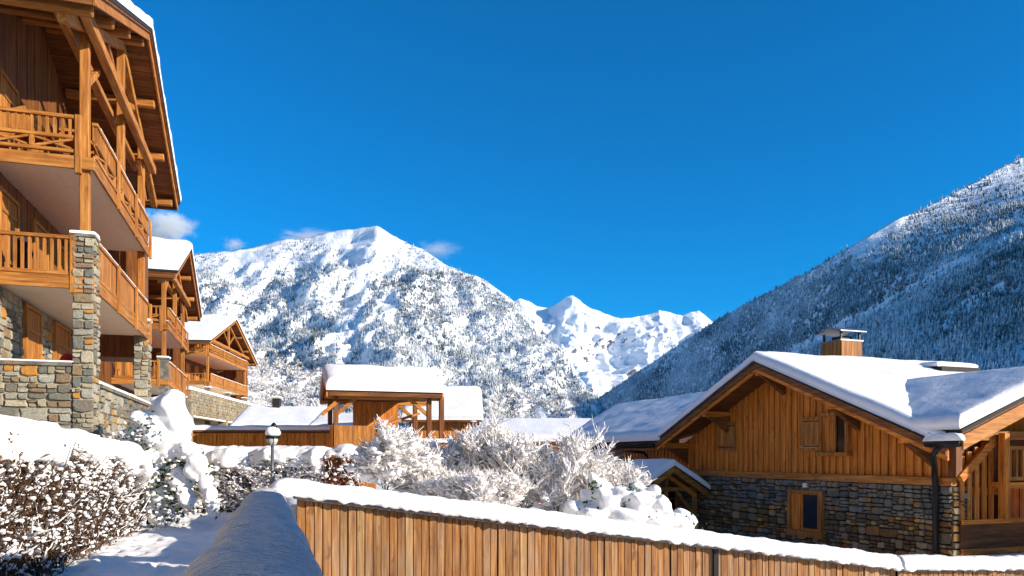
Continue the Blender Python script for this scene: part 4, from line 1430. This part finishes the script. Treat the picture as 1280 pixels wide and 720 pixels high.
lp = thing('street_lamp', 'short lamp post wearing a snow hat in front of the far hedge', 'lamp', (-4.75, 15, ground_z(-4.75, 15)))
lz = -ground_z(-4.75, 15)
MB().tube([(0, 0, -.1), (0, 0, lz + .2)], .03, 10).build('post', 'grey_metal', lp, True)
MB().tube([(0, 0, -.05), (0, 0, .12)], .06, 10).build('base', 'black_metal', lp, True)
MB().tube([(0, 0, lz + .2), (0, 0, lz + .24), (0, 0, lz + .32), (0, 0, lz + .36)], [.05, .09, .12, .1], 12).build('lantern', 'lamp_glass', lp, True)
for k in range(6):
    c, s_ = math.cos(k * 1.047), math.sin(k * 1.047)
    bm_('lantern_bar', 'black_metal', lp, (c * .085, s_ * .085, lz + .22), (c * .125, s_ * .125, lz + .36), .012, .012, bevel=0)
MB().tube([(0, 0, lz + .36), (0, 0, lz + .4), (0, 0, lz + .48)], [.16, .13, .03], 12).build('roof', 'black_metal', lp, True)
MB().ball((0, 0, lz + .47), .145, 4, 16, 10, .25, (1, 1, .8)).build('snow_hat', 'snow', lp, True)
MB().tube([(.02, 0, lz + .52), (.03, 0, lz + .6), (.03, 0, lz + .66)], [.06, .07, .02], 8).build('finial', 'black_metal', lp, True)

# ------------------------------------------------------------------ hedges and shrubs
def twig_mesh(name, segs, mat, parent, sides=4):
    V, F = [], []
    for (p0, p1, r0, r1) in segs:
        d = p1 - p0
        if d.length < 1e-5: continue
        d.normalize()
        a = d.cross(Vector((.3, .1, 1)))
        if a.length < 1e-3: a = Vector((1, 0, 0))
        a.normalize()
        b = d.cross(a)
        q = len(V)
        for (p, r) in ((p0, r0), (p1, r1)):
            for k in range(sides):
                t = 2 * math.pi * k / sides
                V.append(tuple(p + (a * math.cos(t) + b * math.sin(t)) * r))
        for k in range(sides):
            F.append((q + k, q + (k + 1) % sides, q + sides + (k + 1) % sides, q + sides + k))
    return link(name, np_mesh(name, V, F, mat, smooth=True), parent)

OCT = []
for i in range(3):
    for k in range(6):
        OCT.append((math.sin(math.pi * (i + 1) / 4) * math.cos(k * 1.047 + i * .5), math.sin(math.pi * (i + 1) / 4) * math.sin(k * 1.047 + i * .5), math.cos(math.pi * (i + 1) / 4)))
OCT += [(0, 0, 1), (0, 0, -1)]
OCF = []
for k in range(6):
    OCF += [(18, k, (k + 1) % 6), (19, 12 + (k + 1) % 6, 12 + k)]
    for i in range(2):
        q = i * 6
        OCF += [(q + k, q + 6 + k, q + (k + 1) % 6), (q + (k + 1) % 6, q + 6 + k, q + 6 + (k + 1) % 6)]
OCT, OCF = np.array(OCT), np.array(OCF)
def blobs(name, items, mat, parent, rng, jit=.25):
    """many small lumps: items are (centre, (rx, ry, rz))"""
    n = len(items)
    c = np.array([tuple(i[0]) for i in items])
    r = np.array([i[1] for i in items])
    V = c[:, None, :] + OCT[None] * r[:, None, :] * (1 + rng.uniform(-jit, jit, (n, len(OCT), 1)))
    F = (np.arange(n)[:, None, None] * len(OCT) + OCF[None]).reshape(-1, 3)
    return link(name, np_mesh(name, V.reshape(-1, 3), F, mat, smooth=True), parent)
def leaves(name, items, mat, parent, rng):
    V, F = [], []
    for (p, s) in items:
        d = Vector((rng.normal(), rng.normal(), rng.normal())).normalized()
        e = d.cross(Vector((rng.normal(), rng.normal(), rng.normal()))).normalized()
        b = len(V)
        V += [tuple(p - d * s), tuple(p + e * s * .5), tuple(p + d * s), tuple(p - e * s * .5 + d.cross(e) * s * .2)]
        F.append((b, b + 1, b + 2, b + 3))
    return link(name, np_mesh(name, V, F, mat), parent)

def hedge(label, p0, p1, depth, zt, zb, cap, seed, twigs, leaf_mat, n_leaf, n_snow, droop=.25, leaf_size=.035, bare=False, copper=False):
    """a clipped hedge from p0 to p1; its body lies to the left of that line"""
    r = thing('hedge', label, 'hedge', (p0[0], p0[1], zb), 0)
    rg = np.random.default_rng(seed)
    o = Vector((p0[0], p0[1], zb))
    a, b = Vector((p0[0], p0[1], 0)), Vector((p1[0], p1[1], 0))
    d = (b - a).normalized()
    L = (b - a).length
    nr = Vector((-d.y, d.x, 0))
    def top(t): return zt[0] + (zt[1] - zt[0]) * t / L
    def P(t, w, z): return a + d * t + nr * w + Vector((0, 0, z)) - o
    segs, lv, sn, cp = [], [], [], []
    for i in range(twigs):
        t = rg.uniform(0, L)
        w = depth * rg.beta(.9, 1.8)
        z0 = zb + rg.uniform(0, .7) * (top(t) - zb)
        q = P(t, w, z0)
        dirv = Vector((rg.normal() * .5, rg.normal() * .5, abs(rg.normal()) + .35)).normalized()
        ln = rg.uniform(.25, .7)
        mid = q + dirv * ln * .5
        end = mid + (dirv + Vector((rg.normal(), rg.normal(), rg.normal() * .6)) * .4).normalized() * ln * .5
        rad = rg.uniform(.004, .011)
        segs += [(q, mid, rad, rad * .8), (mid, end, rad * .8, rad * .4)]
        if rg.random() < (.26 if depth > 1.2 else .6):
            cr = .004 + .016 * rg.beta(1, 2.5)
            c0, c1 = q.lerp(mid, rg.uniform(.2, .9)), mid.lerp(end, rg.uniform(.2, 1))
            cp.append((c0 + Vector((0, 0, cr)), mid + Vector((0, 0, cr * 1.2)), cr * .8, cr * 1.2))
            cp.append((mid + Vector((0, 0, cr * 1.2)), c1 + Vector((0, 0, cr)), cr * 1.2, cr * .7))
        for k in range(2):
            s0 = mid.lerp(end, rg.uniform(0, 1))
            segs.append((s0, s0 + Vector((rg.normal(), rg.normal() - .3, rg.normal() * .8)).normalized() * rg.uniform(.08, .22), rad * .5, rad * .3))
        if rg.random() < .55:
            sn.append((mid.lerp(end, rg.uniform(.2, 1)) + Vector((0, 0, .015)), (rg.uniform(.02, .05), rg.uniform(.02, .05), rg.uniform(.012, .03))))
    nst = int(L / .45)
    for i in range(nst):
        t = (i + .5) * L / nst
        q = P(t, depth * .5 + rg.normal() * .08, zb - .1)
        segs.append((q, q + Vector((rg.normal() * .1, rg.normal() * .1, (top(t) - zb) * .8)), .03, .012))
    for i in range(n_leaf):
        t = rg.uniform(-.05, L + .05)
        z = zb + rg.uniform(.02, 1) * (top(t) - zb)
        w = -.06 + abs(rg.normal()) * depth * .3
        k = noise.noise(Vector((t * 1.6, z * 2.0, seed)))
        if k < -.25 and rg.random() < .7: continue
        lv.append((P(t, w, z), leaf_size * rg.uniform(.6, 1.4)))
    for i in range(n_snow):
        t = rg.uniform(0, L)
        f = rg.beta(1.3, 1.0)
        z = zb + f * (top(t) - zb)
        w = -.07 + abs(rg.normal()) * depth * .22
        k = noise.noise(Vector((t * 2.1, z * 2.6, seed + 9)))
        if k < .0 and rg.random() < .75: continue
        s = (.011 + .055 * rg.beta(1, 3.5) * (1 + .7 * (k > .2))) * (1 if depth > 1.2 else 1.35)
        sn.append((P(t, w, z), (s * rg.uniform(.6, 2.1), s * rg.uniform(.6, 1.6), s * rg.uniform(.4, 1.0))))
    twig_mesh('twigs', segs, 'bark' if not copper else 'bark', r, 3)
    leaves('leaves', lv, leaf_mat, r, rg)
    tag(twig_mesh('twig_snow', cp, 'snow', r, 5), kind='stuff')
    if sn: tag(blobs('clinging_snow', sn, 'snow', r, rg), kind='stuff')
    # the snow cap: an uneven roll that droops over the face
    m = MB()
    n, K = int(L / .07), 22
    for i in range(n + 1):
        t = L * i / n
        e = min(1, max(.02, min(t + .12, L - t + .12) / .45))
        e = math.sqrt(1 - (1 - e) ** 2)
        for k in range(K + 1):
            an = math.pi * (1.25 * k / K - .12)
            q = a + d * t
            f = 1 + .42 * fbm(Vector((q.x, q.y, math.cos(an) * .8 + seed)) * 1.5, 3) + .13 * fbm(Vector((q.x, q.y, an + seed)) * 5, 2)
            ww = depth * .5 + math.cos(math.pi - an) * (depth * .5 + .16) * f * (.6 + .4 * e)
            zz = top(t) + math.sin(an) * cap * f * e
            if an < .35:
                dr = max(0, fbm(Vector((q.x * 1.3, q.y * 1.3, seed + 4)), 3) + .25)
                zz -= droop * dr * (1 if an < .05 else .5)
            m.v.append(tuple(P(t, ww, 0) + Vector((0, 0, zz))))
    for i in range(n):
        for k in range(K):
            q = i * (K + 1) + k
            m.f.append((q, q + 1, q + K + 2, q + K + 1))
        q = i * (K + 1)
        m.f.append((q, q + K + 1, q + 2 * K + 1, q + K))
    m.f.append(tuple(range(0, K + 1))[::-1])
    m.f.append(tuple(range(n * (K + 1), (n + 1) * (K + 1))))
    m.build('snow_cap', 'snow', r, True)
    return r
hedge('brown leafless hedge under a thick snow roll beside the path at the left', (-5.15, 6.6), (-8.0, 16.2), 1.5, (.35, .05), -1.7, .25, 201, 8500, 'leaf_brown', 17000, 3000, .75, .03)
hedge('long snow sprinkled hedge closing the far end of the path', (-9.9, 22.2), (-5.35, 21.6), 1.0, (.02, .02), -1.75, .26, 202, 5200, 'leaf_brown', 2000, 9000, .35, .035)
hedge('short copper leaved piece at the right end of the far hedge', (-5.3, 21.5), (-4.4, 21.45), 1.0, (.02, .02), -1.75, .26, 203, 500, 'leaf_copper', 4200, 500, .2, .05, copper=True)

def remesh_snow(name, balls, parent, voxel, seed):
    m = MB()
    for (c, r, sq) in balls:
        m.ball(c, r, seed + c[0], 14, 9, .5, sq)
        k = math.sin(c[0] * 31 + c[2] * 17)
        m.ball((c[0] + .7 * r * k, c[1] - .3 * r, c[2] - .75 * r), r * .55, seed + c[2], 10, 7, .5, (1, 1, 1.2))
    o = m.build(name, 'snow', parent, True)
    md = o.modifiers.new('merge', 'REMESH')
    md.mode = 'VOXEL'
    md.voxel_size = voxel
    md.use_smooth_shade = True
    sm = o.modifiers.new('soften', 'SMOOTH')
    sm.factor = .6
    sm.iterations = 7
    return o

# bent conifer loaded with snow at the end of the left hedge
cf = thing('bent_conifer', 'young conifer bent under heavy snow at the end of the left hedge', 'tree', (-8.3, 17.2, -1.65))
rg = np.random.default_rng(31)
O = Vector((-8.3, 17.2, -1.65))
stems = []
def curve(pts, r0, r1):
    for i in range(len(pts) - 1):
        a, b = Vector(pts[i]), Vector(pts[i + 1])
        t0, t1 = i / (len(pts) - 1), (i + 1) / (len(pts) - 1)
        stems.append((a, b, r0 + (r1 - r0) * t0, r0 + (r1 - r0) * t1))
def L_(px, py, d=17.2): return at(px, py, d) - O
curve([L_(160, 662), L_(170, 625), L_(185, 580), L_(195, 540), L_(205, 510)], .06, .03)
curve([L_(185, 655), L_(192, 630), L_(200, 600), L_(215, 570)], .05, .025)
curve([L_(168, 668, 16.9), L_(160, 630, 16.9), L_(150, 590, 17)], .04, .02)
curve([L_(200, 540), L_(222, 558, 17), L_(245, 575, 16.9), L_(258, 600, 16.8), L_(266, 632, 16.7)], .03, .012)
curve([L_(205, 560), L_(225, 590, 17), L_(232, 620, 16.9)], .025, .012)
twig_mesh('trunk', stems, 'bark', cf, 7)
nd, nd2, sb_ = [], [], []
def spray(px, py, d, n, spread):
    c = L_(px, py, d)
    for i in range(n):
        p = c + Vector((rg.normal(), rg.normal(), rg.normal())) * spread
        nd.append((p, rg.uniform(.03, .07)))
        if rg.random() < .3: sb_.append((p + Vector((0, 0, .02)), (rg.uniform(.03, .07), rg.uniform(.03, .07), rg.uniform(.02, .045))))
for (px, py, d, n, s) in ((175, 560, 16.9, 420, .22), (190, 545, 16.8, 300, .16), (160, 600, 16.9, 350, .26), (150, 630, 16.8, 250, .22), (205, 600, 17, 350, .26), (232, 575, 16.9, 260, .15), (225, 615, 16.9, 260, .18),
                          (258, 590, 16.8, 120, .10), (265, 632, 16.6, 120, .08), (180, 620, 17, 300, .25), (145, 570, 17, 250, .2), (215, 640, 17, 200, .18)):
    spray(px, py, d, n, s)
leaves('needles', nd, 'needle', cf, rg)
tag(blobs('clinging_snow', sb_, 'snow', cf, rg), kind='stuff')
balls = []
for (px, py, d, r, sq) in ((182, 525, 17, .3, (1.1, 1, .8)), (168, 545, 17, .26, (1.2, 1, .7)), (155, 560, 17, .2, (1.2, 1, .6)), (215, 508, 17, .34, (1, 1, 1)), (225, 530, 17, .3, (1, 1, 1)), (200, 550, 16.9, .34, (1.2, 1, .7)), (236, 562, 16.8, .24, (1, 1, .8)), (246, 578, 16.7, .23, (1, 1, .9)), (205, 505, 17.2, .3, (1, 1, .8)), (212, 520, 17.1, .36, (1, 1, .8)), (195, 535, 17, .34, (1.1, 1, .7)), (222, 545, 17, .3, (1, 1, .8)), (180, 540, 17, .2, (1, 1, .6)), (212, 565, 17, .26, (1, 1, .9)),
                           (228, 562, 16.9, .2, (1, 1, .7)), (240, 570, 16.8, .2, (1, 1, .75)), (250, 585, 16.7, .2, (1, 1, .9)), (257, 602, 16.7, .17, (1, 1, 1.1)), (263, 620, 16.6, .17, (1, 1, 1.1)), (266, 634, 16.6, .16, (1, 1, 1)),
                           (225, 600, 16.9, .26, (1, 1, 1.2)), (232, 622, 16.8, .2, (1, 1, 1.2)), (192, 590, 16.9, .2, (1, 1, .9)), (200, 622, 17, .24, (1, 1, 1.1)), (195, 645, 17, .22, (1, 1, .8)), (172, 585, 16.9, .13, (1.2, 1, .6)), (150, 612, 16.8, .12, (1.3, 1, .6)), (215, 485 + 10, 17.2, .2, (1, 1, .8))):
    balls.append((tuple(L_(px, py, d)), r, sq))
remesh_snow('snow_load', balls, cf, .045, 3)

def shrub(name, label, cat, base, height, spread, stems_n, seed, depth=4, trunk=None, snowy=1.0, group=None, lean=0.0, bud=.5, mat='twig'):
    """a bare shrub: stems fork into ever finer twigs, each carrying a crest of snow"""
    root = thing(name, label, cat, base, 0, group)
    rg = np.random.default_rng(seed)
    segs, caps, bl = [], [], []
    def grow(p, d, ln, r, lev):
        n = 3 if lev > 0 else 2
        for i in range(n):
            d2 = (d + Vector((rg.normal(), rg.normal(), rg.normal() * .7)) * .16 + Vector((0, 0, .06))).normalized()
            q = p + d2 * ln / n
            r2 = r * (.86 if i < n - 1 else .75)
            segs.append((p, q, r, r2))
            # snow lies on top of the twig
            flat = 1 - abs(d2.z) * .55
            if rg.random() < .95 * snowy:
                rr = min(.055, (.0095 + r * .5) * (.6 + 1.9 * rg.random() ** 2.5) * (.6 + .9 * flat))
                up = Vector((0, 0, r * .45 + rr * .2))
                caps.append((p + up, q + up, rr, rr * rg.uniform(.6, 1.1)))
                if rg.random() < bud * .25:
                    s = (.015 + .06 * rg.beta(1, 3)) * (.6 + flat * .8)
                    bl.append((q + Vector((0, 0, s * .4)), (s * rg.uniform(.7, 2.2), s * rg.uniform(.7, 1.8), s * rg.uniform(.5, 1))))
            if lev > 0 and (i > 0 or lev < depth):
                for k in range(2 if lev > 2 else 3):
                    a = rg.uniform(0, 6.28)
                    side = Vector((math.cos(a), math.sin(a), rg.uniform(-.1, .7)))
                    grow(q, (d2 * .75 + side * .8).normalized(), ln * rg.uniform(.45, .68), r2 * .6, lev - 1)
            if lev == 0:
                for k in range(1):
                    t2 = (d2 + Vector((rg.normal(), rg.normal(), rg.normal() * .6 + .15)) * .55).normalized()
                    l2 = rg.uniform(.06, .2)
                    segs.append((q, q + t2 * l2, .0035, .002))
                    if rg.random() < .75:
                        c2 = .004 + .006 * rg.random() ** 2
                        caps.append((q + Vector((0, 0, c2)), q + t2 * l2 * .9 + Vector((0, 0, c2)), c2, c2 * .7))
            p, d, r = q, d2, r2
    if trunk:
        grow_top = Vector((rg.normal() * .03, rg.normal() * .03, trunk))
        segs.append((Vector((0, 0, -.1)), grow_top, .045, .035))
        start = [grow_top] * stems_n
    else:
        start = [Vector((rg.normal() * .1 * spread, rg.normal() * .1 * spread, -.1)) for _ in range(stems_n)]
    for i, s in enumerate(start):
        a = 6.28 * i / stems_n + rg.uniform(-.3, .3)
        k = rg.uniform(.25, 1.0) * spread / height
        d = Vector((math.cos(a) * k + lean, math.sin(a) * k, 1)).normalized()
        grow(s, d, (height - (trunk or 0)) * rg.uniform(.36, .5), .028 if not trunk else .02, depth - 1)
    twig_mesh('branches', [q for q in segs if q[2] > .0075], 'bark', root, 4)
    twig_mesh('twigs', [q for q in segs if q[2] <= .0075], mat, root, 3)
    twig_mesh('branch_snow', caps, 'snow', root, 5)
    if bl: blobs('snow_clumps', bl, 'snow', root, rg)
    return root
def bed(px, d):
    x = (px - 640) / FOC * d
    return (x, d, ground_z(x, d) - .03)
shrub('small_tree', 'small snow covered tree with thin dark trunk in front of the pavilion', 'tree', bed(484, 14.2), 1.75, 1.5, 6, 317, 4, trunk=.22, bud=1.8, mat='bark', lean=.12)
shrub('bare_shrub', 'low bare shrub right of the small tree', 'shrub', bed(528, 14.8), 1.15, 1.1, 7, 302, 4, group='frosted shrubs behind the fence')
shrub('bare_shrub', 'tall frosted shrub in front of the pavilion corner post', 'shrub', bed(578, 16.0), 2.2, 1.1, 8, 303, 4, group='frosted shrubs behind the fence')
shrub('bare_shrub', 'tallest frosted shrub below the long snowy roof', 'shrub', bed(640, 15.6), 2.5, 1.5, 9, 304, 4, group='frosted shrubs behind the fence')
shrub('bare_shrub', 'wide frosted shrub left of the snow buried evergreen', 'shrub', bed(708, 15.3), 2.2, 1.3, 8, 305, 4, group='frosted shrubs behind the fence', bud=.3)
shrub('bare_shrub', 'small spiky frosted shrub just left of the porch', 'shrub', bed(772, 16.5), 1.75, .8, 8, 306, 4, group='frosted shrubs behind the fence', bud=.2)
shrub('bare_shrub', 'low frosted shrub behind the middle of the fence', 'shrub', bed(610, 13.6), 1.2, 1.3, 7, 307, 4, group='frosted shrubs behind the fence')

# evergreen buried in snow behind the fence
eg = thing('evergreen_shrub', 'evergreen shrub buried under smooth snow lumps right of the bare shrubs', 'shrub', bed(790, 14.4))
O = Vector(bed(790, 14.4))
balls = []
for (px, py, d, r, sq) in ((736, 622, 14.5, .2, (1, 1, .9)), (752, 610, 14.4, .2, (1, 1, .9)), (742, 600, 14.4, .13, (.8, .8, 1.3)), (762, 628, 14.2, .24, (1, 1, .9)), (778, 618, 14.3, .22, (1, 1, .8)), (795, 610, 14.4, .17, (1, 1, .9)), (800, 628, 14.2, .26, (1.1, 1, .9)),
                           (815, 618, 14.4, .16, (1, 1, .9)), (819, 612, 14.3, .11, (1.1, 1, .9)), (826, 632, 14.2, .2, (1, 1, 1.1)), (720, 636, 14.4, .22, (1.2, 1, .8)), (745, 645, 14.2, .28, (1.2, 1, .8)), (785, 648, 14.1, .3, (1.3, 1, .7)), (820, 652, 14.2, .26, (1.3, 1, .7)), (846, 650, 14.4, .2, (1.4, 1, .7))):
    balls.append((tuple(at(px, py, d) - O), r, sq))
remesh_snow('snow_load', balls, eg, .03, 11)
nd = []
rg = np.random.default_rng(41)
for (px, py, n, s) in ((745, 608, 120, .07), (775, 632, 160, .1), (790, 615, 140, .08), (812, 628, 140, .09), (740, 640, 160, .14), (800, 650, 200, .2)):
    c = at(px, py, 14.3) - O
    for i in range(n):
        nd.append((c + Vector((rg.normal(), rg.normal(), rg.normal())) * s, rg.uniform(.025, .05)))
leaves('needles', nd, 'needle', eg, rg)
twig_mesh('stems', [(Vector((0, 0, -.1)), at(760, 620, 14.4) - O, .04, .015), (Vector((0, 0, -.1)), at(810, 620, 14.4) - O, .04, .015)], 'bark', eg, 6)

eg2 = thing('evergreen_shrub', 'small round snowed evergreen ball in front of the porch', 'shrub', bed(858, 14.6))
O = Vector(bed(858, 14.6))
remesh_snow('snow_load', [(tuple(at(852, 645, 14.6) - O), .19, (1, 1, .8)), (tuple(at(862, 650, 14.5) - O), .16, (1, 1, .8)), (tuple(at(850, 662, 14.6) - O), .26, (1.2, 1, .7))], eg2, .035, 17)
nd = []
for i in range(260):
    nd.append((at(857, 655, 14.5) - O + Vector((rg.normal() * .12, rg.normal() * .1, rg.normal() * .08)), rg.uniform(.025, .05)))
leaves('needles', nd, 'needle', eg2, rg)
twig_mesh('stems', [(Vector((0, 0, -.1)), at(857, 655, 14.6) - O, .035, .015)], 'bark', eg2, 6)

# ------------------------------------------------------------------ an unseen shed, added to cast shade on parapet and path
gz = thing('shed', 'unseen narrow timber shed added beside the viewer to shade parapet and path', 'shed')
bx('wall', 'brown_z', gz, 5.5, 6.7, -4, 6.05, -4.3, 2.6)
bx('roof', 'dark_x', gz, 5.4, 6.8, -4.1, 6.15, 2.6, 2.75)
snow_slab('roof_snow', gz, [(5.4, -4.1, 2.75), (6.8, -4.1, 2.75), (6.8, 6.15, 2.75), (5.4, 6.15, 2.75)], .3, .3, .3, seed=400)
bx('door', 'honey_z', gz, 5.45, 5.498, 0, 1.4, -4.2, -2.1)

# ------------------------------------------------------------------ wisps of cloud on the ridge
def cloud(label, px, py, d, wx, wz, dens, seed):
    p = at(px, py, d)
    m = N('cloud vapour')
    m.t.nodes.remove(m.b)
    v = m.n('VolumePrincipled')
    tc = m.n('TexCoord')
    nz = m.noise(tc.outputs['Object'], 2.1, 5, .6)
    gr = m.n('VectorMath', operation='LENGTH')
    m.l(tc.outputs['Object'], gr.inputs[0])
    fall = m.math('SUBTRACT', 1.0, gr.outputs['Value'])
    k = m.math('ADD', m.math('MULTIPLY', m.math('SUBTRACT', nz, .5), 2.6), fall)
    k = m.math('MAXIMUM', m.math('SUBTRACT', k, .25), 0.0)
    k = m.math('MULTIPLY', k, m.math('MAXIMUM', fall, 0.0))
    m.l(m.math('MULTIPLY', k, dens), v.inputs['Density'])
    v.inputs['Color'].default_value = (1, 1, 1, 1)
    v.inputs['Anisotropy'].default_value = .2
    m.l(v.outputs[0], m.t.nodes['Material Output'].inputs['Volume'])
    mb = MB().ball((0, 0, 0), 1.0, seed, 16, 10, .1)
    o = mb.build('cloud', m.m, None, True)
    o.location = p
    s_ = d / FOC
    o.scale = (wx * s_, wx * s_ * .8, wz * s_)
    tag(o, label, None, None, 'stuff')
cloud('bright cloud bank behind the chalets', 205, 284, 15000, 48, 28, .03, 1)
cloud('small wisp of cloud above the ridge', 292, 306, 15000, 20, 13, .012, 2)
cloud('thin cloud clinging to the summit ridge', 385, 297, 15000, 55, 9, .012, 3)
cloud('thin wisp of cloud right of the summit', 545, 312, 15000, 40, 14, .005, 4)

# ------------------------------------------------------------------ thin valley haze
m = N('valley haze')
m.t.nodes.remove(m.b)
v = m.n('VolumePrincipled')
v.inputs['Color'].default_value = (.14, .50, 1.0, 1)
v.inputs['Density'].default_value = .000017
m.l(v.outputs[0], m.t.nodes['Material Output'].inputs['Volume'])
hz = MB().box(-7800, 7800, -7800, 7800, -60, 1420).build('haze', m.m)
tag(hz, 'thin blue winter haze in the valley', None, None, 'stuff')

# ------------------------------------------------------------------ an unseen house, added left of and behind the viewer to throw sunlight back
nb_ = thing('house', 'unseen grey house added left of and behind the viewer to bounce sunlight', 'house', (-9.55, 17.3, 0), RZ)
hw_ = MB().box(-9, -1.6, -26, -8.2, -1.9, 6.5).build('wall', 'mortar', nb_)
for k in range(4):
    for zz in (.2, 3.2):
        fr = bx('window', 'honey_z', hw_, -1.599, -1.55, -24 + k * 4, -22.6 + k * 4, zz, zz + 1.4)
        bx('pane', 'glass', fr, -1.549, -1.54, -23.9 + k * 4, -22.7 + k * 4, zz + .1, zz + 1.3)
rf_ = bx('roof', 'dark_y', nb_, -9.6, -1.0, -26.6, -7.8, 6.5, 6.8)
snow_slab('roof_snow', rf_, [(-9.6, -26.6, 6.8), (-1.0, -26.6, 6.8), (-1.0, -7.8, 6.8), (-9.6, -7.8, 6.8)], .4, .4, .8, seed=500)
